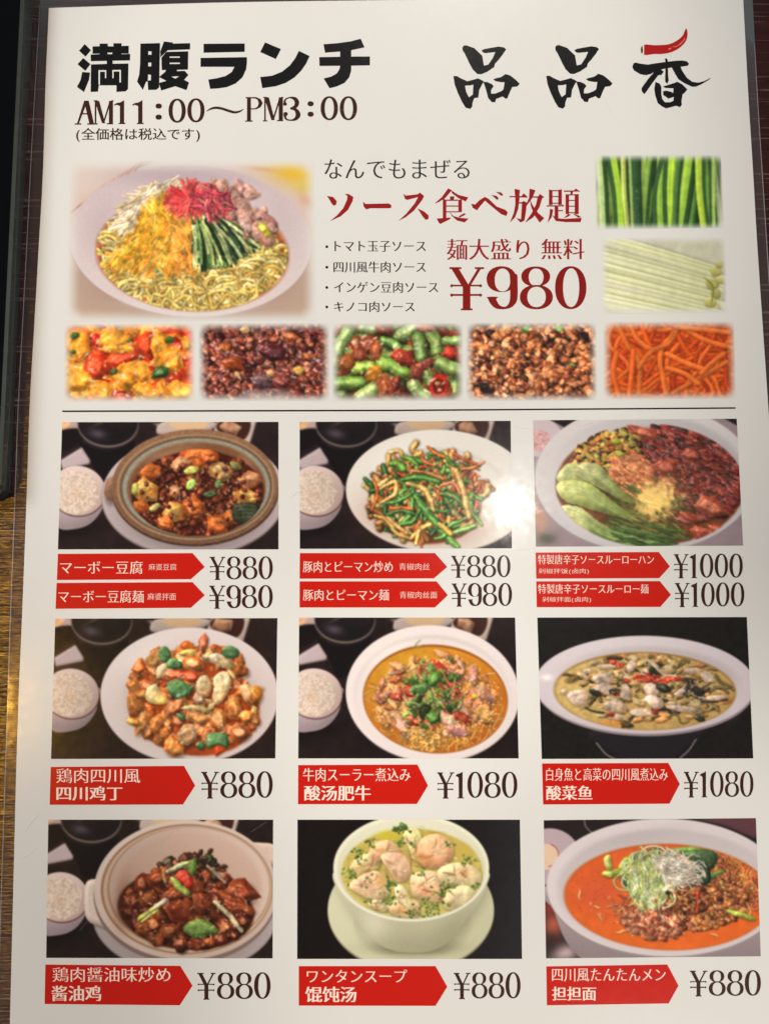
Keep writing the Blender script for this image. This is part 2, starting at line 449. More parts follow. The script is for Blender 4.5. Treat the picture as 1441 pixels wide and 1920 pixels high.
    def pmask(s, pts, smooth=True):
        P = catmull(pts, 6, True) if smooth else np.array(pts, float)
        Q = np.array([s.T(*q) for q in P])
        lo, hi = Q.min(0) - 5, Q.max(0) + 6
        a, b, c, d = max(0, int(lo[0])), min(s.W, int(hi[0])), max(0, int(lo[1])), min(s.H, int(hi[1]))
        if a >= b or c >= d: return None, None
        acc = 0
        for oy in (-.25, .25):
            for ox in (-.25, .25):
                X, Y = s.XX[c:d, a:b] + ox, s.YY[c:d, a:b] + oy
                ins = np.zeros(X.shape, bool)
                for i in range(len(Q)):
                    (x1, y1), (x2, y2) = Q[i - 1], Q[i]
                    if y1 == y2: continue
                    ins ^= ((y1 > Y) != (y2 > Y)) & (X < (x2 - x1) * (Y - y1) / (y2 - y1) + x1)
                acc = acc + ins
        return (a, b, c, d), acc / 4.
    def poly(s, pts, col, dome=8, hgt=1.2, spec=.3, sh=.45, bump=.4, bs=6, tex=.05, col2=None, gd=(0, 1), smooth=True, amb=.5, pw=20, alpha=1.):
        bb, M = s.pmask(pts, smooth)
        if bb is None: return
        r = max(1, dome * s.k)
        if sh:
            S = blur(M, max(1, r * .5)); S = np.roll(np.roll(S, int(r * .4) + 1, 0), int(r * .25), 1)
            s.lay(bb, sh * S, np.zeros(M.shape + (3,)) + A3((25, 12, 6)), False)
        H = blur(M, r) * r * hgt + s.nz(M.shape, bs) * bump * 1.
        gy, gx = np.gradient(H) if min(H.shape) > 1 else (0 * H, 0 * H)
        C = np.ones(M.shape + (3,)) * A3(col)
        if col2 is not None:
            h, w = M.shape; yy, xx = np.mgrid[0:h, 0:w]
            t = np.clip(.5 + gd[0] * (xx / max(w - 1, 1) - .5) + gd[1] * (yy / max(h - 1, 1) - .5), 0, 1)[..., None]
            C = C * (1 - t) + A3(col2) * t
        C = C * (1 + tex * s.nz(M.shape, 6))[..., None]
        s.lay(bb, M * alpha, s.shade(-np.clip(gx, -2, 2), -np.clip(gy, -2, 2), C, spec, amb, pw))
    def inside(s, x, y, rx, ry, ang=0.):
        """clip later marks to an ellipse"""
        if x is None: s.clip = None; return
        cx, cy = s.T(x, y); X, Y = s.XX - cx, s.YY - cy; ca, sa = math.cos(ang), math.sin(ang)
        r = np.sqrt(((X * ca + Y * sa) / (rx * s.k)) ** 2 + ((-X * sa + Y * ca) / (ry * s.k)) ** 2)
        s.clip = np.clip((1 - r) * ry * s.k / 2 + .5, 0, 1)
    def spots(s, n, x, y, rx, ry, ang=0., rim=1., sort=True):
        t = s.rs.rand(n) * 2 * math.pi; r = np.sqrt(s.rs.rand(n)) * rim
        u, v = r * np.cos(t) * rx, r * np.sin(t) * ry
        P = np.stack([x + u * math.cos(ang) - v * math.sin(ang), y + u * math.sin(ang) + v * math.cos(ang)], 1)
        return P[np.argsort(P[:, 1])] if sort else P
    def mix(s, *cols):
        return tuple(np.array(cols[s.rs.randint(len(cols))]) * (0.88 + .24 * s.rs.rand()))
    def wiggle(s, x, y, L, ang, amp=.25, n=4):
        t = np.linspace(-.5, .5, n); ca, sa = math.cos(ang), math.sin(ang)
        o = (s.rs.rand(n) - .5) * 2 * amp * L
        o[0] *= .6
        return [(x + L * a * ca - q * sa, y + L * a * sa + q * ca) for a, q in zip(t, o)]
    def curl(s, x, y, r, a0, a1, n=6, sq=1.):
        return [(x + r * math.cos(a), y + r * sq * math.sin(a)) for a in np.linspace(a0, a1, n)]
    def gleam(s, n, x, y, rx, ry, ang=0., size=5, col=(255, 240, 215), alpha=.8):
        for px, py in s.spots(n, x, y, rx, ry, ang):
            q = size * (.4 + s.rs.rand())
            s.ell(px, py, q * (1 + s.rs.rand()), q * .6, s.rs.rand() * 3, col, alpha=alpha * (.4 + .6 * s.rs.rand()))
    def grain(s, amt=.02):
        s.img *= 1 + amt * (s.rs.rand(s.H, s.W, 1) - .5) * 2
    def finish(s, feather=0, paper=(221, 220, 217), soft=2, warp=1., whole=False, mottle=1.):
        # uneven edges and uneven tone in the food, so that no piece has a machine-made outline
        m = np.ones((s.H, s.W)) if whole else blur((s.part == 4).astype(float), 4) ** 2
        f6, f12, f24 = noise_field(6), noise_field(12), noise_field(24)
        a = lambda f, i, j: f[i:i + s.H, j:j + s.W]
        dx = (a(f6, 7, 31) * 1.5 + a(f12, 101, 60) * 2.5) * m * warp
        dy = (a(f6, 140, 9) * 1.5 + a(f12, 33, 77) * 2.5) * m * warp
        xi, yi = np.clip(s.XX + dx, 0, s.W - 1.01), np.clip(s.YY + dy, 0, s.H - 1.01)
        i, j = yi.astype(int), xi.astype(int); fy, fx = (yi - i)[..., None], (xi - j)[..., None]
        I = s.img
        s.img = (I[i, j] * (1 - fx) + I[i, j + 1] * fx) * (1 - fy) + (I[i + 1, j] * (1 - fx) + I[i + 1, j + 1] * fx) * fy
        s.part = s.part[np.round(yi).astype(int), np.round(xi).astype(int)]
        t = 1 + m * mottle * (.42 * a(f24, 60, 12) + .10 * a(f6, 88, 45) + .22 * a(f12, 20, 90))
        s.img = s.img * t[..., None] * (1 + (m * mottle * .10 * a(f12, 50, 130))[..., None] * np.array([1, -.2, -.8]))
        s.img = blur(s.img, soft) if soft else s.img
        s.grain(.03)
        if feather:
            f = feather * s.R
            d = lambda a, n: np.clip(np.minimum(a + 1, n - a) / f, 0, 1)
            nzx = 1 + .0 * s.XX
            al = (d(s.XX, s.W) * d(s.YY, s.H)) ** .9
            al = al * al * (3 - 2 * al)
            s.img = s.img * al[..., None] + A3(paper) * (1 - al[..., None])
        s.img = np.clip(s.img, 0, 1); return s

# ---- shared set-up of the restaurant tray seen round the main dishes
def rice_bowl(g, x, y, k=1.):
    """white bowl of rice; x,y centre of its mouth, k scale of the mouth (rx about 150)"""
    g.cur = 2
    g.soft(x - 10, y + 215 * k, 210 * k, 60 * k, -.2, (8, 5, 6), .6)
    g.poly([(x - 170 * k, y - 10), (x - 165 * k, y + 90 * k), (x - 110 * k, y + 205 * k), (x - 10 * k, y + 210 * k), (x + 70 * k, y + 180 * k), (x + 130 * k, y + 110 * k), (x + 150 * k, y + 30 * k), (x + 150 * k, y - 40 * k), (x, y - 60 * k)],
           (222, 204, 206), dome=40, hgt=.6, spec=0, sh=0, bump=0, tex=.03, col2=(176, 156, 162))
    g.ell(x, y, 158 * k, 143 * k, .12, (96, 60, 62))
    g.ell(x - 2, y - 4, 156 * k, 140 * k, .12, (236, 214, 208), grad=(206, 176, 168))
    g.ell(x - 16 * k, y + 6 * k, 132 * k, 120 * k, .1, (212, 188, 170), grad=(222, 196, 178))
    g.inside(x - 14 * k, y + 6 * k, 136 * k, 124 * k, .1)
    for px, py in g.spots(300, x - 16 * k, y + 4 * k, 134 * k, 122 * k):
        d = math.hypot(px - x + 16 * k, (py - y) * 1.1) / (130 * k)
        g.chunk(px, py, 13 * k, 6 * k, g.rs.rand() * 3.1, tuple(np.array((226, 206, 190)) * (.95 + .09 * g.rs.rand())), p=2., spec=.02, sh=.06, wob=.1, bump=.1, amb=.86)
    g.soft(x - 40 * k, y - 30 * k, 90 * k, 70 * k, .2, (236, 214, 200), .3); g.soft(x - 10 * k, y + 20 * k, 40 * k, 30 * k, .2, (214, 166, 120), .35)
    g.inside(None, 0, 0, 0)

def tray(g, dx, dy, rice_dy=0, fade=0):
    """table edge with pickles, black soup bowl, napkin and small plates, shared by five pictures"""
    n = noise_field(24)[:g.H, :g.W] 
    g.img *= (1 + .25 * n)[..., None]
    g.cur = 0
    X = lambda pts: [(a + dx, b + dy) for a, b in pts]
    g.ell(90 + dx, 60 + dy, 125, 100, -.2, (208, 182, 176), grad=(176, 150, 146))
    g.ell(75 + dx, 50 + dy, 92, 68, -.2, (232, 168, 96), grad=(238, 190, 150), gd=(1, -.4), tex=.2, ts=12)
    g.ell(100 + dx, 175 + dy, 150, 60, -.35, (22, 14, 14))
    g.ell(20 + dx, 230 + dy, 80, 90, .1, (206, 186, 174))
    g.poly(X([(100, 280), (225, 205), (275, 255), (265, 300), (110, 330)]), (206, 186, 190), dome=6, spec=0, sh=.3, bump=0, smooth=False)
    g.cur = 3
    g.ell(368 + dx, 78 + dy, 172, 128, .03, (150, 134, 128)); g.ell(368 + dx, 73 + dy, 168, 124, .03, (26, 20, 22))
    g.ell(368 + dx, 55 + dy, 150, 100, .03, (48, 38, 34), grad=(20, 16, 18), tex=.2, ts=24)
    g.soft(310 + dx, 130 + dy, 60, 30, .2, (96, 84, 100), .8); g.soft(345 + dx, 55 + dy, 70, 10, -.5, (150, 140, 110), .5)
    g.poly(X([(205, 170), (300, 215), (420, 215), (520, 170), (470, 300), (400, 380), (330, 400), (280, 300)]), (20, 14, 16), dome=4, spec=0, sh=0, bump=0)
    g.cur = 0
    g.poly(X([(640, 120), (690, 60), (960, 60), (945, 110), (800, 135), (690, 140)]), (206, 186, 176), dome=8, spec=0, sh=0, bump=0)
    g.ell(820 + dx, 72 + dy, 110, 40, 0, (226, 190, 150))
    g.soft(650 + dx, 80 + dy, 28, 10, .3, (190, 176, 170), .8)
    g.poly(X([(985, 55), (1205, 55), (1165, 190), (1120, 185), (960, 125)]), (214, 192, 182), dome=6, spec=0, sh=0, bump=0, smooth=False)
    g.poly(X([(1010, 55), (1165, 55), (1128, 165), (985, 110)]), (58, 26, 20), dome=4, spec=.1, sh=0, bump=0)
    g.chunk(1052 + dx, 100 + dy, 55, 40, .3, (226, 186, 150), col2=(170, 110, 80), sh=.3, spec=.1)
    g.img = blur(g.img, 2)
    rice_bowl(g, 200 + dx, 440 + dy + rice_dy)

def white_plate(g, x, y, rx, ry, ang=0., col=(236, 228, 224), well=.72):
    g.cur = 1
    g.soft(x, y + ry * .12, rx * 1.02, ry * 1.02, ang, (8, 5, 5), .7, 1.2)
    g.ell(x, y + 6, rx, ry, ang, (150, 134, 134)); g.ell(x, y, rx, ry, ang, col, grad=tuple(c * .93 for c in col), gd=(.5, .5))
    g.ell(x, y + ry * .05, rx * well * 1.03, ry * well * 1.03, ang, tuple(c * .88 for c in col), edge=14, grad=tuple(c * .97 for c in col))
    g.ell(x, y + ry * .07, rx * well, ry * well, ang, tuple(c * .96 for c in col), edge=10)
    g.soft(x - rx * .5, y - ry * .6, rx * .35, ry * .16, -.5, (250, 246, 240), .35)

def dish_mapo():
    g = Pic([(117, 791.5), (522, 791), (522, 1030), (109, 1030)], (80, 770), 3.002, (40, 27, 28), 11)
    tray(g, 0, 0, 15)
    g.cur = 1
    g.ell(850, 480, 520, 345, -.03, (150, 134, 136)); g.ell(850, 474, 516, 340, -.03, (222, 204, 206), grad=(206, 190, 194))
    g.soft(860, 540, 470, 300, 0, (30, 18, 16), .85, 1.6)
    g.chunk(385, 440, 42, 80, .1, (150, 112, 86), wob=.05, spec=.1)
    g.ell(860, 446, 470, 318, -.02, (70, 48, 38), tex=.3); g.ell(858, 428, 469, 324, -.02, (148, 108, 80), grad=(118, 84, 62), tex=.28, ts=3)
    g.ell(860, 430, 442, 298, -.02, (162, 134, 104), tex=.2, ts=3); g.ell(862, 430, 430, 288, -.02, (116, 84, 62), tex=.2, ts=3)
    g.ell(864, 432, 414, 276, -.02, (146, 150, 136), tex=.15, ts=6); g.ell(866, 434, 392, 262, -.02, (150, 118, 88), tex=.15, grad=(120, 80, 56))
    g.ell(868, 436, 380, 254, -.02, (92, 58, 40), grad=(128, 84, 58), gd=(-.3, -1), tex=.15)
    g.soft(700, 240, 200, 30, -.3, (190, 160, 130), .4); g.soft(1150, 300, 40, 90, -.7, (196, 150, 110), .45)
    g.ell(872, 466, 372, 240, -.02, (74, 26, 14), edge=5, tex=.4, ts=12)
    g.cur = 4; g.inside(872, 462, 374, 246, -.02)
    for px, py in g.spots(480, 872, 466, 366, 238):
        r = 8 + 13 * g.rs.rand()
        g.chunk(px, py, r * 1.2, r, g.rs.rand() * 3, g.mix((74, 26, 14), (108, 42, 22), (56, 20, 12), (128, 54, 26), (84, 34, 22)), spec=.5, bump=.8, sh=.7, pw=26)
    for x, y, r, a, c in [(595, 338, 62, .2, 0), (575, 452, 66, -.1, 1), (555, 540, 44, .5, 0), (740, 572, 58, .1, 1), (852, 545, 62, .2, 0), (1000, 342, 58, .3, 2), (1165, 392, 56, -.1, 3), (1142, 486, 60, .1, 1), (860, 262, 84, -.1, 0), (930, 250, 50, .2, 0), (1000, 632, 62, .1, 0), (690, 636, 40, .4, 0), (745, 455, 34, 1.2, 3), (1055, 600, 40, .3, 0), (775, 300, 46, -.4, 3)]:
        c1, c2 = [((176, 78, 34), (214, 112, 48)), ((192, 100, 42), (214, 164, 80)), ((200, 140, 78), (214, 176, 112)), ((196, 110, 70), (226, 160, 110))][c]
        r *= 1.22; g.chunk(x, y, r, r * .8, a, c1, p=3.4, col2=c2, bump=.9, spec=.4, wob=.2, bs=12)
        g.chunk(x + r * .1, y - r * .2, r * .55, r * .3, a, c2, p=3, sh=0, spec=.3, wob=.25)
    for px, py in g.spots(70, 880, 500, 340, 205):
        r = 6 + 9 * g.rs.rand()
        g.chunk(px, py, r * 1.2, r, g.rs.rand() * 3, g.mix((90, 32, 16), (124, 52, 24), (64, 24, 14)), spec=.6, bump=.8, pw=26)
    for pts, c in [([(795, 335), (840, 312), (878, 322), (860, 352), (805, 358)], (170, 164, 66)), ([(808, 415), (835, 385), (862, 392), (858, 430), (822, 448)], (124, 160, 60)), ([(970, 400), (1004, 388), (1010, 425), (975, 440)], (70, 92, 40)), ([(600, 545), (650, 520), (662, 540), (612, 570)], (150, 140, 70)), ([(505, 420), (535, 410), (530, 470), (508, 470)], (160, 170, 70)), ([(900, 470), (950, 450), (985, 470), (940, 490)], (44, 70, 34)), ([(1055, 290), (1105, 290), (1120, 330), (1070, 330)], (120, 110, 50))]:
        g.poly(pts, c, dome=6, spec=.5)
    g.poly([(1070, 545), (1100, 520), (1190, 520), (1225, 550), (1205, 600), (1140, 640), (1075, 615)], (34, 38, 24), dome=10, spec=.3, bump=.5)
    for i in range(4): g.strand([(1075 + 8 * i, 540 + 22 * i), (1140, 532 + 22 * i), (1200 - 6 * i, 540 + 20 * i)], 6, (84, 96, 70), sh=.3)
    g.gleam(170, 870, 470, 340, 215, 0, 4.5); g.inside(None, 0, 0, 0)
    return g.finish()

def dish_pepper():
    g = Pic([(561.7, 791), (956.6, 789), (959, 1028), (562, 1029)], (540, 770), 3.002, (36, 26, 27), 12)
    tray(g, -42, 0, 15)
    white_plate(g, 850, 452, 525, 345, .03, (232, 227, 219))
    g.soft(760, 600, 330, 150, .1, (150, 60, 26), .8); g.ell(770, 520, 315, 228, .12, (122, 50, 22), edge=10, tex=.4, ts=12)
    g.cur = 4
    for px, py in g.spots(250, 785, 470, 325, 250, -.1):
        a = g.rs.rand() * 3.14; L = 60 + 110 * g.rs.rand(); k = g.rs.rand()
        if k < .36: g.strand(g.wiggle(px, py, L, a, .22), 24 + 16 * g.rs.rand(), g.mix((52, 104, 40), (74, 132, 48), (40, 84, 40), (96, 148, 60)), spec=.5, taper=.3)
        elif k < .72: g.strand(g.wiggle(px, py, L * .8, a, .3), 26 + 14 * g.rs.rand(), g.mix((204, 156, 84), (186, 124, 60), (222, 184, 110), (150, 86, 40)), spec=.4, tex=.25)
        else: g.strand(g.wiggle(px, py, L * .8, a, .12), 13 + 8 * g.rs.rand(), g.mix((214, 100, 40), (196, 74, 34), (226, 130, 60)), spec=.35, taper=.3)
    G, T, O = (66, 128, 46), (212, 164, 84), (210, 96, 38)
    for pts, w, c in [([(640, 390), (740, 375), (850, 400)], 34, G), ([(720, 490), (770, 560), (850, 650)], 46, (86, 150, 58)), ([(560, 520), (620, 510), (690, 470)], 28, G), ([(700, 500), (690, 580), (640, 640)], 34, (58, 118, 44)), ([(560, 585), (640, 560), (720, 590)], 26, (64, 112, 50)), ([(630, 640), (700, 625), (740, 560)], 28, G), ([(580, 300), (620, 300), (650, 330)], 44, (112, 170, 60)), ([(640, 260), (680, 270), (720, 300)], 26, (104, 156, 54)), ([(860, 470), (920, 475), (980, 520)], 34, (96, 130, 60)), ([(930, 690), (990, 670), (1050, 650)], 36, (110, 148, 70)), ([(800, 240), (870, 250), (930, 310)], 26, (74, 124, 46)),
                      ([(520, 440), (600, 400), (600, 470), (520, 520)], 26, T), ([(670, 410), (760, 440), (800, 500), (820, 560)], 32, (206, 170, 90)), ([(945, 340), (985, 460), (1020, 600)], 40, (222, 178, 96)), ([(490, 590), (560, 620), (610, 690), (690, 720)], 28, T), ([(690, 720), (760, 660), (800, 640)], 30, (222, 170, 80)), ([(720, 750), (730, 700), (740, 670)], 26, (214, 170, 90)), ([(850, 640), (890, 670), (915, 695)], 32, (218, 176, 70)), ([(560, 600), (600, 640), (670, 690)], 26, (196, 150, 76)), ([(700, 340), (780, 350), (860, 380), (890, 385)], 28, (170, 110, 54)),
                      ([(785, 205), (830, 240), (880, 262)], 20, O), ([(760, 250), (760, 280), (820, 310)], 22, O), ([(1100, 290), (1040, 320), (980, 330)], 20, (226, 130, 60)), ([(480, 380), (500, 470), (470, 560)], 18, O), ([(570, 550), (640, 545), (700, 555)], 18, O), ([(860, 420), (930, 410), (970, 470)], 22, (222, 124, 80)), ([(930, 240), (1000, 280), (1060, 300)], 18, (206, 80, 40))]:
        g.strand(pts, w, c, spec=.5, tex=.2, taper=.25)
    g.gleam(120, 780, 480, 290, 220, 0, 5)
    return g.finish()

def dish_luroufan():
    g = Pic([(998.6, 788), (1380, 785), (1392, 1023), (1004, 1025)], (961, 770), 3.002, (150, 132, 138), 13)
    g.img *= (1 + .05 * noise_field(24)[:g.H, :g.W])[..., None]
    g.poly([(190, 40), (400, 40), (300, 100)], (24, 16, 16), spec=0, sh=0, bump=0, smooth=False)
    g.ell(150, 150, 130, 110, .2, (200, 184, 190)); g.ell(150, 170, 70, 60, .2, (206, 160, 160), tex=.3, ts=6)
    g.soft(150, 600, 70, 120, .2, (196, 140, 110), .8); g.soft(190, 720, 70, 40, 0, (64, 66, 50), .8); g.soft(150, 340, 50, 80, 0, (210, 196, 196), .8)
    g.cur = 1
    g.ell(740, 388, 625, 420, .0, (150, 136, 142)); g.ell(742, 378, 620, 416, 0, (214, 208, 208), grad=(196, 190, 194))
    g.ell(752, 396, 560, 376, 0, (186, 180, 182), edge=16, grad=(206, 200, 202), gd=(-1, .2))
    g.poly([(1180, 40), (1270, 40), (1270, 90)], (40, 30, 32), spec=0, sh=0, bump=0, smooth=False)
    g.cur = 4
    g.ell(768, 428, 528, 330, .03, (120, 66, 40), edge=6, tex=.4, ts=12)
    g.inside(768, 420, 532, 346, .03)
    for px, py in g.spots(800, 980, 340, 330, 280, .2):
        r = 12 + 22 * g.rs.rand()
        g.chunk(px, py, r * 1.5, r * .75, .35 + g.rs.rand() * .8 - .4, g.mix((104, 30, 30), (132, 42, 38), (70, 24, 26), (150, 60, 46), (48, 26, 26), (120, 50, 50)), spec=.55, bump=.9, wob=.3, pw=18)
    for px, py in g.spots(260, 530, 220, 190, 100, -.35):
        r = 10 + 13 * g.rs.rand()
        g.chunk(px, py, r * 1.3, r, g.rs.rand() * 3, g.mix((186, 128, 54), (206, 160, 74), (60, 34, 20), (44, 26, 22), (170, 96, 44), (150, 150, 70)), spec=.4, bump=.5)
    for px, py in g.spots(260, 660, 360, 115, 120, .5):
        r = 10 + 12 * g.rs.rand()
        g.chunk(px, py, r * 1.5, r * .7, .4 + g.rs.rand() - .5, g.mix((190, 104, 62), (206, 128, 84), (160, 82, 50), (214, 140, 90)), spec=.4, bump=.6, sh=.35)
    g.soft(1010, 330, 300, 230, .2, (60, 14, 14), .34, 1.2)
    for i in range(120):
        x, y = 560 + 380 * g.rs.rand(), 440 + 260 * g.rs.rand()
        g.strand(g.wiggle(x, y, 150, .35 + .2 * g.rs.rand(), .07), 12, g.mix((64, 84, 36), (96, 110, 50), (120, 124, 60), (46, 58, 30)), spec=.3, taper=.5)
    for pts, c, c2 in [([(245, 380), (290, 310), (360, 290), (400, 330), (520, 400), (600, 460), (480, 440), (300, 420)], (186, 188, 120), (120, 136, 62)),
                       ([(350, 330), (400, 290), (490, 310), (560, 390), (680, 520), (600, 500), (480, 430), (380, 380)], (190, 186, 124), (104, 120, 54)),
                       ([(245, 420), (310, 390), (430, 410), (540, 490), (680, 600), (780, 640), (640, 610), (520, 580), (390, 540), (280, 500)], (190, 194, 110), (84, 108, 44)),
                       ([(250, 560), (300, 530), (390, 550), (480, 620), (620, 700), (760, 750), (600, 745), (450, 720), (320, 640)], (204, 204, 136), (116, 136, 54)),
                       ([(420, 640), (540, 660), (700, 700), (900, 745), (940, 765), (700, 765), (500, 730)], (110, 140, 60), (54, 84, 44))]:
        g.poly(pts, c, dome=22, hgt=.9, spec=.25, bump=.3, bs=24, col2=c2, gd=(1, .3), sh=.5)
    for q in ([(262, 400), (340, 330), (470, 400), (580, 455)], [(390, 320), (470, 345), (560, 430), (660, 505)], [(262, 435), (380, 440), (520, 520), (700, 615)], [(275, 560), (380, 590), (500, 670), (680, 735)]):
        for o in (-16, 6, 26): g.strand([(x + o * .3, y + o) for x, y in q], 10, (206, 208, 150), sh=0, spec=.1, taper=.9, amb=.75, col2=(130, 150, 80))
    for i in range(30):
        x, y = 640 + 260 * g.rs.rand(), 660 + 90 * g.rs.rand()
        g.strand(g.wiggle(x, y, 200, .2, .06), 14, g.mix((56, 92, 46), (84, 120, 56), (120, 150, 80)), spec=.3, taper=.5)
    for x, y, w, h in [(860, 320, 70, 46), (1000, 250, 50, 26), (730, 120, 90, 28), (1120, 540, 90, 44), (1070, 690, 90, 40), (1180, 680, 80, 34), (1000, 600, 70, 30)]:
        g.chunk(x, y, w, h, .3, (150, 56, 44), col2=(196, 104, 74), spec=.5, bump=1., bs=6)
    g.chunk(580, 175, 26, 20, 0, (160, 170, 60)); g.chunk(600, 240, 30, 18, .3, (170, 180, 70)); g.chunk(620, 130, 20, 14, .3, (190, 180, 90))
    for px, py in g.spots(150, 1000, 330, 290, 240, .2):
        g.ell(px, py, 12 * g.rs.rand() + 4, 2.5, .3 + g.rs.rand() * .5, (214, 170, 160), alpha=.5)
    g.gleam(110, 980, 350, 300, 250, 0, 4.5, (240, 200, 190)); g.inside(None, 0, 0, 0)
    return g.finish(mottle=.6)

def dish_chicken():
    g = Pic([(104, 1160), (520, 1159), (516, 1422), (96, 1423)], (80, 1140), 3.002, (42, 29, 26), 14)
    tray(g, -36, 0, 45)
    white_plate(g, 826, 492, 500, 382, 0, (230, 218, 217))
    g.soft(880, 540, 400, 280, 0, (120, 60, 40), .45); g.ell(850, 560, 372, 270, .15, (158, 66, 26), edge=8, tex=.3, ts=12)
    g.cur = 4
    for px, py in g.spots(110, 855, 500, 375, 310, .1, 1.):
        r = 28 + 20 * g.rs.rand()
        k = g.rs.rand()
        if k < .62: g.chunk(px, py, r * 1.15, r * .85, g.rs.rand() * 3, g.mix((164, 84, 38), (184, 104, 46), (140, 64, 30), (176, 80, 40)), p=3, col2=(196, 120, 60), spec=.5, bump=.6, bs=12)
        elif k < .8: g.chunk(px, py, r * 1.2, r * .6, g.rs.rand() * 3, g.mix((214, 96, 34), (226, 120, 44), (200, 70, 30)), p=3, spec=.45, bump=.2)
        else: g.chunk(px, py, r * 1.3, r * .6, g.rs.rand() * 3, g.mix((222, 192, 140), (206, 168, 104), (226, 204, 164)), spec=.4, bump=.2, col2=(206, 160, 80))
    for x, y, rx, ry, a, c, c2 in [(520, 540, 60, 44, 1.3, (186, 102, 46), (206, 130, 64)), (560, 650, 78, 36, -1.1, (194, 112, 56), (216, 150, 90)), (645, 655, 62, 36, -1.2, (190, 104, 48), (212, 140, 70)), (690, 700, 46, 30, -.9, (180, 90, 40), (204, 120, 54)), (745, 560, 92, 34, -.75, (178, 92, 42), (206, 128, 66)), (740, 790, 62, 52, .5, (196, 104, 44), (220, 144, 70)), (818, 715, 60, 62, .3, (206, 150, 100), (226, 190, 140)), (870, 610, 62, 42, .2, (190, 112, 56), (210, 150, 90)), (990, 620, 50, 62, .1, (200, 112, 50), (222, 150, 76)), (1075, 570, 52, 66, -.5, (198, 104, 44), (222, 148, 80)), (1150, 610, 42, 40, .3, (206, 116, 44), (224, 140, 60)), (1110, 700, 60, 50, .2, (170, 84, 44), (196, 120, 70)), (850, 310, 66, 56, .1, (200, 100, 46), (222, 140, 80)), (740, 370, 66, 30, 0, (192, 80, 40), (210, 110, 60)), (835, 385, 60, 30, .1, (186, 60, 34), (206, 90, 50)), (815, 210, 40, 28, .1, (206, 96, 34), (222, 120, 50)), (980, 232, 40, 26, .3, (206, 92, 36), (226, 120, 60)), (1200, 480, 40, 52, -.3, (222, 120, 30), (230, 150, 60)), (590, 440, 50, 40, .2, (190, 100, 60), (210, 130, 80)), (545, 330, 34, 50, .4, (206, 90, 36), (222, 120, 60)), (1090, 330, 36, 46, -.3, (222, 110, 36), (226, 140, 60)), (905, 190, 30, 50, .2, (206, 92, 60), (226, 150, 110)), (620, 300, 44, 36, .3, (196, 130, 64), (214, 160, 90)), (560, 490, 44, 30, .4, (200, 110, 50), (214, 140, 70)), (1010, 490, 40, 40, .1, (200, 90, 40), (214, 130, 70)), (880, 500, 34, 44, .2, (204, 150, 110), (224, 180, 140)), (510, 640, 46, 24, .3, (206, 130, 40), (220, 150, 60)), (760, 640, 30, 28, .1, (170, 80, 50), (190, 110, 70))]:
        g.chunk(x, y, rx, ry, a, c, p=3, col2=c2, spec=.55, bump=.5, bs=12)
    for pts, c, c2 in [([(960, 400), (1000, 360), (1045, 365), (1060, 430), (1030, 500), (985, 545), (955, 510), (965, 450)], (222, 204, 160), (206, 150, 90)), ([(865, 420), (895, 380), (930, 385), (950, 440), (930, 500), (870, 480)], (214, 196, 150), (200, 140, 84)), ([(590, 450), (640, 425), (660, 470), (700, 510), (690, 540), (620, 540), (580, 510)], (222, 200, 150), (214, 176, 80)), ([(780, 565), (840, 545), (920, 560), (950, 595), (880, 580)], (214, 192, 130), (196, 150, 80)), ([(935, 270), (985, 255), (1060, 290), (1080, 340), (1030, 340), (960, 310)], (226, 206, 170), (206, 160, 90)), ([(770, 250), (840, 230), (870, 255), (820, 275)], (206, 184, 90), (190, 150, 60)), ([(640, 340), (690, 310), (700, 340), (650, 400)], (220, 200, 160), (206, 170, 120)), ([(1110, 440), (1160, 430), (1180, 500), (1140, 530)], (196, 160, 110), (180, 120, 70))]:
        g.poly(pts, tuple(v * .93 for v in c), dome=10, hgt=.8, spec=.45, col2=tuple(v * .9 for v in c2), bump=1., bs=24, gd=(.5, .8))
    for pts in [[(650, 240), (690, 215), (720, 250), (715, 300), (670, 300)], [(695, 310), (735, 282), (785, 310), (775, 340), (710, 340)], [(1010, 235), (1055, 212), (1105, 240), (1095, 275), (1030, 280)], [(700, 420), (760, 405), (840, 440), (830, 480), (760, 515), (715, 480)], [(925, 720), (975, 700), (1040, 715), (1040, 790), (985, 770), (930, 790)], [(865, 760), (905, 750), (910, 795), (870, 790)], [(755, 590), (790, 600), (800, 635), (770, 630)]]:
        g.poly(pts, (62, 108, 52), dome=9, hgt=.8, spec=.5, col2=(34, 70, 34), bump=1.2, bs=24, gd=(.6, .7))
    g.gleam(130, 855, 500, 340, 270, 0, 6)
    return g.finish()

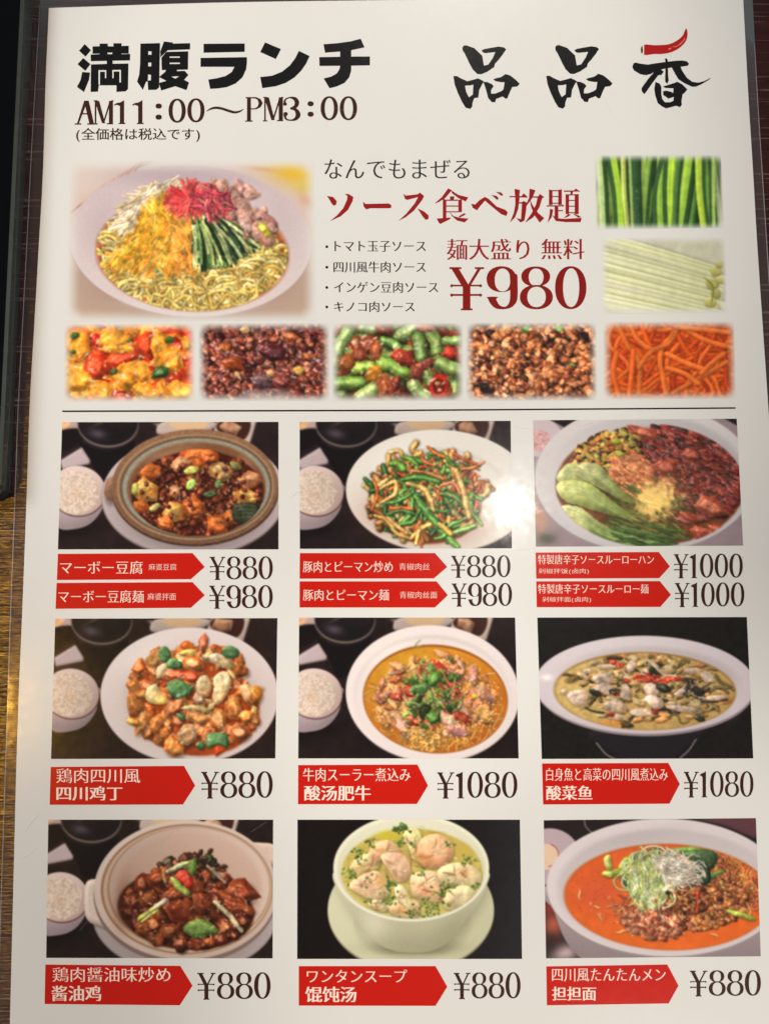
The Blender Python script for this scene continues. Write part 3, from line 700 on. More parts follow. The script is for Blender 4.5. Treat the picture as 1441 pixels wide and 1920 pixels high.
def dish_sourbeef():
    g = Pic([(560.7, 1158), (965, 1158), (971.7, 1422), (559, 1422)], (540, 1140), 3.002, (36, 25, 24), 15)
    tray(g, -50, -8, 52)
    white_plate(g, 812, 482, 488, 384, .06, (234, 222, 220), .88)
    g.ell(828, 512, 408, 306, .08, (150, 84, 30), edge=4)
    g.ell(828, 518, 402, 298, .08, (206, 140, 40), edge=4, grad=(178, 92, 30), gd=(.4, .9), tex=.12, ts=24)
    g.cur = 4; g.inside(828, 516, 400, 296, .08)
    g.soft(640, 330, 220, 70, -.5, (196, 160, 40), .5)
    for px, py in g.spots(170, 830, 560, 350, 240):
        g.strand(g.wiggle(px, py, 100 + 80 * g.rs.rand(), g.rs.rand() * 3, .3, 5), 8, g.mix((206, 150, 74), (212, 166, 92), (192, 130, 56)), spec=.1, sh=.18, amb=.65)
    for px, py in g.spots(150, 830, 510, 330, 235):
        r = 14 + 20 * g.rs.rand()
        g.chunk(px, py, r * 1.4, r * .7, g.rs.rand() * 3, g.mix((198, 140, 104), (214, 160, 120), (180, 110, 80), (206, 150, 90), (170, 84, 56), (196, 120, 60)), spec=.25, bump=.9, wob=.35, sh=.4)
    for x, y, r, c, c2 in [(605, 605, 50, (214, 166, 124), (196, 136, 96)), (645, 675, 54, (198, 140, 130), (214, 170, 150)), (540, 640, 44, (210, 150, 90), (190, 120, 60)), (710, 545, 64, (190, 128, 110), (206, 150, 130)), (895, 630, 62, (200, 142, 126), (216, 170, 150)), (945, 690, 56, (196, 136, 126), (180, 110, 100)), (925, 375, 62, (186, 116, 100), (150, 80, 64)), (1040, 380, 54, (190, 120, 110), (206, 140, 120)), (745, 380, 46, (196, 140, 100), (170, 100, 70)), (1105, 490, 62, (206, 150, 120), (190, 120, 90)), (985, 590, 60, (198, 140, 110), (214, 160, 130)), (620, 330, 50, (214, 160, 110), (196, 130, 80)), (870, 260, 46, (214, 160, 110), (190, 120, 70)), (560, 560, 30, (200, 130, 70), (180, 100, 50)), (1100, 600, 60, (214, 166, 96), (200, 140, 70))]:
        g.chunk(x, y, r * 1.15, r * .55, .6 + g.rs.randn() * .6, c, col2=c2, spec=.2, bump=1., wob=.35)
    for x, y, r in [(680, 470, 44), (715, 625, 46), (985, 620, 44), (930, 450, 44), (830, 340, 60), (605, 500, 36), (880, 440, 30), (770, 350, 40)]:
        g.chunk(x, y, r * 1.2, r * .7, g.rs.rand(), (168, 48, 32), col2=(196, 80, 50), spec=.35, bump=.5, wob=.25)
    for px, py in g.spots(40, 760, 740, 100, 50):
        g.strand(g.wiggle(px, py, 110, g.rs.rand() * 3, .35, 5), 11, g.mix((214, 164, 84), (204, 146, 66)), spec=.15, sh=.25)
    for px, py in g.spots(440, 840, 520, 370, 250):
        g.ell(px, py, 6, 4, g.rs.rand() * 3, g.mix((232, 200, 140), (222, 180, 110), (236, 212, 160)), alpha=.85)
    for i in range(75):
        x, y = 790 + 85 * g.rs.randn(), 500 + 85 * g.rs.randn()
        if i % 3: g.chunk(x, y, 10 + 26 * g.rs.rand(), 10 + 10 * g.rs.rand(), g.rs.rand() * 3, g.mix((70, 104, 40), (96, 136, 56), (44, 74, 34), (120, 150, 70)), spec=.25, wob=.4, bump=.4)
        else: g.strand(g.wiggle(x, y, 110, g.rs.rand() * 3, .2), 8, g.mix((110, 140, 70), (160, 170, 110), (80, 110, 50)))
    g.chunk(770, 580, 40, 50, .2, (40, 50, 24), sh=.2); g.chunk(820, 610, 46, 40, .2, (70, 110, 40), wob=.4); g.chunk(820, 400, 40, 44, .4, (84, 124, 54), wob=.4); g.chunk(740, 450, 60, 26, -.2, (78, 112, 60), wob=.3)
    g.chunk(1045, 500, 18, 16, 0, (226, 190, 40))
    g.inside(None, 0, 0, 0)
    g.strand([(705, 225), (722, 200), (742, 182)], 7, (140, 150, 90), sh=0); g.strand([(720, 225), (760, 205)], 5, (170, 170, 120), sh=0)
    g.gleam(120, 830, 520, 370, 260, 0, 4)
    return g.finish()

def dish_fish():
    g = Pic([(1006.6, 1158), (1399, 1157), (1411, 1422), (1015, 1423)], (961, 1140), 3.002, (27, 23, 20), 16)
    g.img *= (1 + .3 * noise_field(12)[:g.H, :g.W])[..., None]
    g.cur = 1
    g.poly([(440, 690), (560, 830), (620, 860), (880, 860), (960, 820), (1060, 680)], (34, 29, 32), dome=20, spec=0, sh=0, bump=0)
    g.strand([(470, 760), (520, 820), (570, 850)], 10, (120, 110, 112), sh=0); g.strand([(1030, 740), (990, 800), (940, 845)], 10, (110, 100, 104), sh=0)
    g.ell(745, 442, 622, 280, .01, (140, 126, 130)); g.ell(742, 432, 620, 276, .01, (216, 206, 210), grad=(198, 186, 194))
    g.ell(745, 452, 545, 236, .01, (190, 178, 182), edge=14, grad=(214, 204, 206), gd=(-.5, .5))
    g.soft(190, 390, 40, 20, 0, (255, 250, 250), .8); g.soft(1250, 500, 50, 110, .2, (230, 220, 226), .4)
    g.ell(742, 468, 512, 220, .02, (150, 110, 56), edge=5); g.ell(742, 472, 504, 213, .02, (206, 178, 112), edge=6, grad=(184, 146, 84), gd=(.6, .4), tex=.15, ts=12)
    g.cur = 4; g.inside(742, 470, 506, 216, .02)
    for px, py in g.spots(210, 760, 450, 470, 190):
        k = g.rs.rand()
        if k < .3: g.strand(g.wiggle(px, py, 50 + 80 * g.rs.rand(), g.rs.rand() * 1.2 - .6, .25), 12 + 8 * g.rs.rand(), g.mix((112, 98, 56), (84, 72, 44), (140, 120, 74), (60, 52, 36), (150, 110, 60)), spec=.25)
        else:
            r = 12 + 18 * g.rs.rand(); g.chunk(px, py, r * 1.5, r * .7, g.rs.rand() - .5, g.mix((196, 160, 100), (176, 140, 86), (206, 180, 136), (140, 110, 66), (196, 136, 76)), spec=.25, wob=.3, bump=.6)
    for pts in [[(305, 490), (340, 465), (415, 470), (410, 540), (360, 550), (320, 525)], [(440, 400), (490, 372), (560, 375), (550, 415), (480, 425)], [(430, 465), (500, 420), (560, 440), (570, 480), (500, 490)], [(510, 540), (580, 515), (640, 555), (600, 585), (530, 575)], [(600, 490), (625, 425), (655, 450), (660, 510), (620, 515)], [(640, 330), (660, 295), (690, 300), (680, 350), (650, 365)], [(735, 445), (775, 420), (810, 450), (820, 490), (760, 495)], [(740, 510), (780, 490), (840, 520), (840, 560), (790, 565)], [(660, 580), (720, 565), (770, 590), (740, 610), (680, 605)], [(905, 485), (960, 445), (1000, 460), (950, 495)], [(860, 555), (920, 545), (1050, 570), (1040, 595), (920, 580)], [(750, 290), (790, 300), (830, 340), (790, 335)], [(1055, 370), (1100, 360), (1130, 410), (1080, 415)], [(470, 325), (540, 315), (580, 330), (520, 345)], [(960, 350), (1030, 335), (1060, 350), (1000, 370)], [(1090, 500), (1180, 490), (1200, 515), (1110, 520)], [(730, 350), (790, 335), (860, 360), (770, 375)], [(560, 600), (620, 605), (600, 630), (540, 620)], [(1040, 490), (1070, 480), (1075, 530), (1050, 525)], [(395, 350), (430, 340), (440, 365), (405, 370)], [(270, 465), (300, 455), (300, 480), (275, 485)]]:
        g.poly(pts, g.mix((212, 190, 178), (206, 178, 162), (218, 192, 178)), dome=10, hgt=.7, spec=.25, bump=2., bs=24, sh=.4, tex=.06, col2=(186, 156, 128), gd=(.5, .8), amb=.6, alpha=.93)
    for px, py in g.spots(40, 800, 398, 130, 30): g.chunk(px, py, 20, 8, g.rs.rand() - .5, g.mix((196, 60, 40), (170, 40, 30), (214, 90, 60)), spec=.4)
    for x, y in [(930, 398), (640, 410), (575, 480), (550, 600), (560, 300), (480, 480), (600, 320), (800, 585)]: g.chunk(x, y, 24, 14, .2, (186, 60, 40), spec=.4)
    for x, y, r in [(845, 450, 34), (460, 475, 26), (790, 355, 30), (1040, 470, 34), (560, 472, 18), (640, 655, 30), (1050, 625, 24)]:
        g.chunk(x, y, r * 1.3, r * .7, .3, (46, 50, 34), spec=.3, wob=.4)
    for i in range(14): g.strand(g.wiggle(1030 + 30 * g.rs.randn(), 460 + 22 * g.rs.randn(), 70, g.rs.rand() * 3, .1), 8, (60, 54, 56), sh=.3)
    g.strand([(1060, 525), (1130, 528), (1200, 515)], 12, (60, 56, 50)); g.strand([(405, 560), (450, 580), (510, 590)], 12, (60, 60, 30)); g.strand([(760, 290), (840, 370), (920, 385)], 10, (206, 190, 160))
    g.soft(560, 650, 100, 25, 0, (214, 120, 40), .6)
    g.gleam(130, 745, 470, 460, 190, 0, 5); g.inside(None, 0, 0, 0)
    return g.finish()

def dish_soychicken():
    g = Pic([(91, 1537), (512, 1537), (511, 1797), (87, 1796)], (80, 1520), 3.002, (36, 25, 22), 17)
    tray(g, -95, -25, 75)
    g.cur = 1
    g.ell(800, 590, 520, 330, 0, (160, 146, 148)); g.ell(800, 584, 515, 326, 0, (206, 196, 200), grad=(186, 172, 172))
    g.soft(810, 560, 490, 340, 0, (40, 28, 24), .8, 1.7)
    g.poly([(1150, 190), (1230, 180), (1310, 200), (1310, 300), (1240, 280)], (214, 186, 170), dome=12, spec=.1)
    g.poly([(290, 385), (240, 420), (236, 560), (262, 625), (330, 650), (400, 660), (370, 420)], (216, 196, 186), dome=14, spec=.15, bump=0)
    g.ell(805, 468, 518, 396, -.02, (128, 106, 98)); g.ell(806, 446, 516, 392, -.02, (222, 204, 192), grad=(196, 172, 160), gd=(.5, .7))
    g.ell(812, 442, 484, 366, -.02, (150, 112, 84), edge=3); g.ell(816, 442, 474, 358, -.02, (200, 172, 150), edge=3)
    g.ell(822, 438, 458, 346, -.02, (164, 128, 102), edge=3); g.ell(826, 434, 450, 340, -.02, (216, 192, 178), grad=(186, 160, 146), gd=(-.8, .3))
    g.ell(826, 444, 408, 318, -.02, (176, 146, 128), edge=14, grad=(206, 176, 160), gd=(.6, -.9))
    g.soft(460, 530, 60, 150, .1, (110, 64, 40), .7)
    g.ell(806, 560, 385, 222, .1, (66, 30, 16), edge=6, tex=.4, ts=12)
    g.cur = 4
    for px, py in g.spots(190, 820, 545, 355, 218, .08):
        if py < 300: continue
        r = 24 + 22 * g.rs.rand()
        g.chunk(px, py, r * 1.1, r * .9, g.rs.rand() * 3, g.mix((112, 44, 22), (142, 66, 30), (84, 32, 20), (166, 84, 40), (70, 28, 18)), spec=.55, bump=.8, bs=12, sh=.7, col2=(90, 36, 20))
    for px, py in g.spots(40, 820, 340, 190, 75):
        r = 22 + 18 * g.rs.rand()
        g.chunk(px, py, r * 1.2, r * .8, g.rs.rand() * 3, g.mix((130, 56, 30), (70, 34, 24), (150, 70, 36), (60, 46, 30)), spec=.5, bump=.9)
    for x, y, rx, ry in [(630, 640, 44, 52), (715, 675, 48, 50), (780, 745, 40, 34), (850, 755, 46, 28), (1025, 655, 40, 46), (1000, 720, 44, 34), (1130, 625, 32, 28), (935, 740, 36, 28), (560, 660, 44, 40), (640, 730, 50, 34), (520, 510, 36, 44), (590, 495, 56, 50), (560, 410, 50, 60), (870, 610, 50, 40), (660, 590, 40, 40), (965, 580, 40, 50)]:
        g.chunk(x, y, rx, ry, .2, g.mix((150, 74, 30), (176, 92, 40), (124, 54, 28)), col2=(110, 46, 24), spec=.6, bump=.3, pw=30)
    for x, y, rx, ry, a in [(1110, 450, 90, 72, .4), (780, 570, 100, 76, .2), (860, 430, 60, 50, .2), (740, 470, 70, 40, -.3), (1060, 500, 110, 26, .5), (1110, 540, 90, 30, .4), (640, 380, 70, 46, -.4), (900, 520, 70, 60, .3)]:
        g.chunk(x, y, rx, ry, a, (128, 48, 26), col2=(166, 80, 44), spec=.5, bump=1., bs=6, wob=.25)
    for i in range(26): g.chunk(940 + 45 * g.rs.randn(), 290 + 30 * g.rs.randn(), 22, 14, g.rs.rand() * 3, g.mix((56, 40, 30), (84, 54, 34), (50, 60, 34)), wob=.4)
    g.poly([(745, 375), (775, 335), (825, 345), (850, 420), (820, 440), (790, 410)], (186, 44, 26), dome=12, spec=.5)
    g.poly([(720, 375), (750, 380), (800, 430), (830, 460), (815, 480), (740, 430)], (130, 150, 60), dome=8, spec=.4)
    g.poly([(800, 290), (860, 275), (866, 330), (840, 370), (812, 330)], (86, 116, 44), dome=10, spec=.4)
    g.strand([(700, 345), (760, 315), (820, 290)], 30, (226, 216, 190), col2=(170, 180, 110), taper=.3); g.strand([(690, 505), (620, 555), (545, 610)], 28, (222, 196, 176), col2=(180, 186, 70)); g.strand([(650, 560), (590, 600), (560, 625)], 14, (170, 176, 70), col2=(214, 210, 130))
    g.strand([(970, 515), (1050, 590), (1120, 680)], 30, (216, 206, 160), col2=(206, 190, 150), taper=.3); g.strand([(925, 310), (980, 360), (1030, 410)], 24, (190, 160, 130), col2=(150, 110, 80), taper=.4); g.strand([(680, 340), (690, 400)], 24, (190, 140, 70))
    g.poly([(790, 660), (850, 615), (930, 620), (995, 680), (940, 700), (880, 720), (820, 700)], (96, 124, 50), dome=14, spec=.3, col2=(70, 100, 40))
    g.gleam(130, 830, 540, 330, 200, 0, 6, (240, 200, 170))
    return g.finish()

def dish_wonton():
    g = Pic([(557.6, 1537), (974, 1537), (978, 1798), (557, 1798)], (540, 1520), 3.002, (22, 15, 13), 18)
    t = np.clip((g.XX / g.W - .62) / .38, 0, 1)[..., None]
    g.img = g.img * (1 - t * .7) + A3((48, 46, 52)) * t * .7
    g.img *= (1 + .1 * noise_field(24)[:g.H, :g.W])[..., None]
    g.cur = 1
    g.ell(690, 566, 468, 345, 0, (150, 146, 120)); g.ell(690, 556, 467, 342, 0, (216, 216, 184), grad=(196, 194, 160), gd=(.7, .4))
    g.ell(700, 640, 330, 200, 0, (190, 188, 156), edge=14)
    g.soft(700, 770, 260, 46, 0, (110, 106, 80), .8)
    g.poly([(256, 345), (264, 420), (330, 540), (420, 660), (500, 745), (600, 790), (700, 800), (800, 790), (890, 745), (980, 640), (1070, 520), (1120, 410), (1128, 345), (1040, 300), (690, 280), (340, 300)], (224, 222, 196), dome=60, hgt=.35, spec=0, sh=.2, bump=0, tex=.02, col2=(176, 172, 140))
    g.soft(900, 680, 160, 80, -.8, (160, 156, 124), .5); g.soft(480, 640, 100, 120, -.5, (236, 234, 212), .5)
    g.ell(692, 322, 438, 302, 0, (234, 232, 210)); g.ell(694, 326, 418, 284, 0, (206, 204, 176), edge=5, grad=(226, 224, 200), gd=(0, -1))
    g.ell(697, 352, 398, 252, 0, (196, 176, 84), edge=5, grad=(206, 190, 110), tex=.1, ts=12)
    g.cur = 4; g.inside(697, 346, 400, 262, 0)
    g.soft(560, 140, 90, 40, 0, (200, 190, 40), .7); g.soft(990, 220, 80, 60, 0, (206, 170, 80), .6); g.soft(500, 180, 60, 30, .2, (206, 160, 120), .4)
    for pts, c, c2 in [([(345, 330), (380, 270), (470, 230), (520, 260), (500, 330), (430, 360), (370, 370)], (226, 206, 150), (206, 176, 110)),
                       ([(460, 215), (520, 170), (590, 175), (625, 220), (640, 250), (560, 250), (500, 290), (475, 300)], (232, 190, 142), (224, 166, 120)),
                       ([(520, 260), (570, 235), (650, 250), (690, 330), (660, 390), (610, 400), (570, 340)], (234, 190, 156), (216, 174, 136)),
                       ([(340, 420), (420, 360), (500, 340), (560, 400), (570, 470), (490, 510), (400, 470)], (232, 186, 148), (226, 196, 150)),
                       ([(650, 120), (720, 100), (750, 150), (740, 240), (760, 300), (690, 260), (660, 200)], (226, 214, 150), (206, 190, 110)),
                       ([(740, 170), (830, 130), (910, 170), (930, 240), (880, 310), (800, 320), (730, 280)], (230, 186, 140), (212, 150, 108)),
                       ([(690, 370), (760, 340), (840, 350), (870, 420), (860, 510), (760, 500), (700, 470)], (230, 200, 156), (222, 176, 130)),
                       ([(840, 340), (920, 295), (1010, 300), (1080, 350), (1070, 430), (980, 420), (880, 420)], (230, 214, 166), (214, 190, 136)),
                       ([(870, 530), (900, 450), (980, 420), (1050, 450), (1010, 520), (920, 560)], (226, 214, 164), (210, 196, 140)),
                       ([(560, 540), (610, 500), (700, 500), (740, 530), (720, 600), (600, 590)], (228, 196, 150), (214, 180, 130)),
                       ([(600, 430), (640, 420), (680, 480), (700, 560), (650, 530), (610, 490)], (230, 220, 180), (214, 200, 140)),
                       ([(450, 520), (500, 500), (560, 530), (540, 570), (480, 550)], (222, 214, 160), (206, 196, 130))]:
        g.poly(pts, c, dome=26, hgt=1.0, spec=.22, bump=.8, bs=24, col2=c2, sh=.4, tex=.03, amb=.6)
        P = np.array(pts, float); m = P.mean(0)
        for _ in range(5):
            i = g.rs.randint(len(P)); q = P[i] * .8 + m * .2
            g.strand([tuple(q), tuple(q * .5 + m * .5 + g.rs.randn(2) * 14), tuple(m + g.rs.randn(2) * 22)], 10, (234, 214, 172) if _ % 2 else (206, 160, 110), sh=.2, spec=.2, taper=.8)
    for x, y, rx, ry, c in [(780, 455, 50, 28, (216, 140, 104)), (990, 350, 40, 34, (214, 150, 110)), (760, 262, 56, 30, (196, 130, 70)), (520, 225, 40, 26, (214, 156, 104)), (450, 420, 70, 40, (230, 180, 146)), (620, 290, 50, 40, (232, 190, 156)), (640, 560, 50, 24, (226, 170, 110)), (850, 230, 50, 36, (222, 180, 140)), (525, 400, 34, 46, (206, 160, 80)), (960, 490, 60, 36, (232, 212, 172))]:
        g.soft(x, y, rx, ry, .2, c, .8)
    for a, b, c, d in [(800, 300, 700, 310), (540, 330, 560, 420), (740, 440, 830, 450), (960, 340, 1000, 380), (690, 330, 660, 180), (430, 350, 480, 240)]:
        g.strand([(a, b), ((a + c) / 2 + 15, (b + d) / 2 + 10), (c, d)], 8, (176, 120, 70), sh=.2, taper=.8)
    for cx, cy, n, sp in [(640, 100, 22, 22), (460, 170, 10, 14), (390, 240, 20, 22), (345, 360, 22, 22), (575, 420, 22, 20), (560, 490, 24, 22), (800, 550, 60, 42), (890, 420, 22, 22), (870, 470, 14, 14), (1055, 430, 12, 14), (1010, 285, 14, 20), (630, 180, 16, 14), (750, 345, 10, 14), (910, 190, 10, 14), (450, 510, 8, 10), (680, 590, 14, 22), (695, 190, 6, 8), (400, 300, 3, 5), (480, 205, 3, 5), (430, 390, 8, 30)]:
        for _ in range(n): g.chunk(cx + sp * g.rs.randn(), cy + sp * .8 * g.rs.randn(), 9, 6, g.rs.rand() * 3, g.mix((84, 110, 46), (112, 136, 60), (66, 92, 40), (140, 156, 80)), sh=.2, spec=.1, amb=.62)
    g.gleam(60, 697, 350, 360, 220, 0, 5); g.inside(None, 0, 0, 0)
    for x, y in [(605, 105), (640, 80), (655, 90)]: g.chunk(x, y, 18, 14, .5, (84, 110, 50), sh=.2)
    return g.finish(warp=.5, mottle=.45)

def dish_tantan():
    g = Pic([(1018.6, 1538), (1416, 1534), (1425, 1793), (1023, 1797)], (961, 1520), 3.002, (36, 28, 28), 19)
    g.poly([(1010, 30), (1400, 30), (1400, 160), (1200, 90)], (96, 60, 66), dome=10, spec=0, sh=0, bump=0)
    g.strand([(400, 40), (410, 90), (450, 130)], 6, (150, 140, 140), sh=0)
    g.ell(210, 260, 170, 160, .2, (186, 166, 172)); g.ell(185, 260, 80, 72, .3, (226, 196, 170)); g.strand(g.curl(190, 250, 66, -1.2, 1.4), 6, (186, 90, 90), sh=0)
    g.soft(230, 640, 80, 90, .4, (190, 96, 70), .9); g.soft(200, 540, 40, 60, 0, (170, 60, 50), .8); g.soft(300, 800, 110, 60, -.3, (206, 180, 184), .9); g.soft(210, 740, 40, 60, .4, (60, 36, 34), .8)
    g.cur = 1
    g.poly([(190, 420), (230, 560), (290, 720), (380, 830), (480, 870), (1400, 870), (1400, 560), (1000, 300)], (190, 178, 182), dome=30, hgt=.5, spec=0, sh=.3, bump=0, col2=(146, 130, 134), tex=.02)
    g.ell(860, 440, 672, 392, .02, (150, 136, 138)); g.ell(860, 432, 670, 388, .02, (222, 212, 214), grad=(206, 194, 198), gd=(.6, .4))
    g.ell(868, 446, 618, 342, .02, (196, 186, 188), edge=14, grad=(206, 196, 198), gd=(0, 1)); g.soft(700, 150, 300, 50, -.2, (186, 176, 178), .6)
    g.ell(872, 486, 586, 300, .03, (196, 96, 40), edge=6); g.ell(874, 490, 576, 290, .03, (222, 96, 46), edge=8, grad=(228, 104, 36), tex=.08, ts=24)
    g.cur = 4; g.inside(874, 488, 580, 296, .03)
    g.soft(480, 480, 180, 130, 0, (200, 84, 58), .6); g.soft(700, 720, 300, 50, 0, (216, 100, 30), .6)
    for i in range(60): g.chunk(330 + 240 * g.rs.rand(), 340 + 330 * g.rs.rand(), 5, 4, 0, (176, 60, 36), sh=.1)
    for x, y, L, a in [(375, 470, 60, 1.5), (470, 540, 40, .2), (490, 600, 50, .8), (610, 680, 70, -.15), (670, 690, 40, 1.5), (1130, 700, 50, .4), (1340, 520, 40, 1.)]:
        g.strand(g.wiggle(x, y, L, a, .1), 16, (222, 150, 90), taper=.6, sh=.1, spec=.4)
    for px, py in g.spots(150, 1270, 390, 170, 160, .3):
        g.strand(g.wiggle(px, py, 110, .5 + g.rs.rand() * 1.2, .25, 5), 12, g.mix((206, 120, 50), (222, 150, 76), (190, 90, 44), (196, 100, 70)), spec=.4)
    for px, py in g.spots(60, 760, 600, 190, 90, .2):
        g.strand(g.wiggle(px, py, 100, g.rs.rand() * 1.5, .3, 5), 12, g.mix((186, 96, 64), (206, 130, 84), (170, 80, 50)), spec=.3)
    for px, py in g.spots(620, 1060, 520, 260, 150, -.12):
        r = 8 + 11 * g.rs.rand()
        g.chunk(px, py, r * 1.1, r, g.rs.rand() * 3, g.mix((150, 88, 44), (176, 112, 60), (120, 62, 34), (196, 136, 80), (90, 44, 26), (160, 90, 60)), spec=.3, bump=.9, wob=.3, sh=.6)
    for px, py in g.spots(190, 780, 640, 170, 80, .2):
        r = 8 + 10 * g.rs.rand(); g.chunk(px, py, r * 1.2, r, g.rs.rand() * 3, g.mix((160, 84, 60), (140, 66, 46), (180, 110, 76), (206, 140, 100)), spec=.3, bump=.8, wob=.3, sh=.4)
    for pts, c in [([(720, 235), (800, 205), (840, 210), (830, 250), (740, 260)], (84, 70, 40)), ([(860, 220), (960, 205), (1090, 195), (1115, 225), (1000, 240), (880, 240)], (104, 140, 50)), ([(960, 240), (1110, 220), (1150, 270), (1110, 330), (1040, 300)], (54, 88, 48)), ([(1040, 380), (1120, 350), (1200, 330), (1150, 370), (1060, 410)], (80, 124, 50)), ([(1000, 280), (1090, 300), (1110, 400), (1050, 400)], (36, 64, 40)), ([(500, 350), (560, 330), (650, 330), (600, 370), (530, 375)], (176, 190, 70)), ([(510, 270), (545, 250), (560, 330), (525, 330)], (196, 196, 96)), ([(590, 330), (620, 270), (660, 260), (640, 320)], (160, 176, 60)), ([(600, 380), (640, 360), (670, 420), (640, 440)], (48, 64, 40)), ([(650, 260), (700, 240), (700, 290), (660, 300)], (60, 84, 44)), ([(1195, 555), (1260, 565), (1360, 600), (1340, 620), (1220, 580)], (166, 180, 60)), ([(720, 225), (760, 240), (750, 280), (700, 270)], (166, 196, 76))]:
        g.poly(pts, c, dome=10, hgt=1.1, spec=.4, col2=tuple(v * .75 for v in c), gd=(.6, .6))
    for px, py in g.spots(150, 770, 380, 135, 135):
        k = g.rs.rand(); g.strand(g.curl(px, py, 30 + 50 * g.rs.rand(), g.rs.rand() * 6, 7 + g.rs.rand(), 7, .7) if k < .35 else g.wiggle(px, py, 130, .9 + g.rs.rand() * 1.3, .2), 9, g.mix((190, 204, 120), (214, 220, 170), (170, 190, 96), (222, 222, 190)), spec=.15, sh=.3, amb=.62)
    for px, py in g.spots(110, 920, 330, 125, 80, .1):
        g.strand(g.wiggle(px, py, 120, g.rs.rand() * 1.5 - .2, .22), 8, g.mix((222, 214, 200), (206, 196, 180), (190, 180, 160)), spec=.15, sh=.3, amb=.62)
    g.soft(740, 390, 80, 110, .2, (186, 204, 120), .35)
    for px, py in g.spots(60, 740, 420, 80, 110):
        g.strand(g.wiggle(px, py, 110, 1.2 + g.rs.rand() * .8, .2), 8, g.mix((200, 212, 140), (222, 226, 190), (176, 196, 100)), spec=.15, sh=.25, amb=.65)
    g.strand([(1038, 460), (1040, 520), (1035, 570)], 26, (186, 60, 30), spec=.4); g.strand([(830, 500), (820, 560), (850, 620)], 9, (222, 206, 190))
    for x, y in [(870, 460), (1070, 445), (1160, 500), (960, 575), (1060, 560)]: g.chunk(x, y, 18, 13, 0, (60, 32, 22), sh=.3)
    g.gleam(110, 900, 500, 480, 220, 0, 4.5); g.inside(None, 0, 0, 0)
    return g.finish()

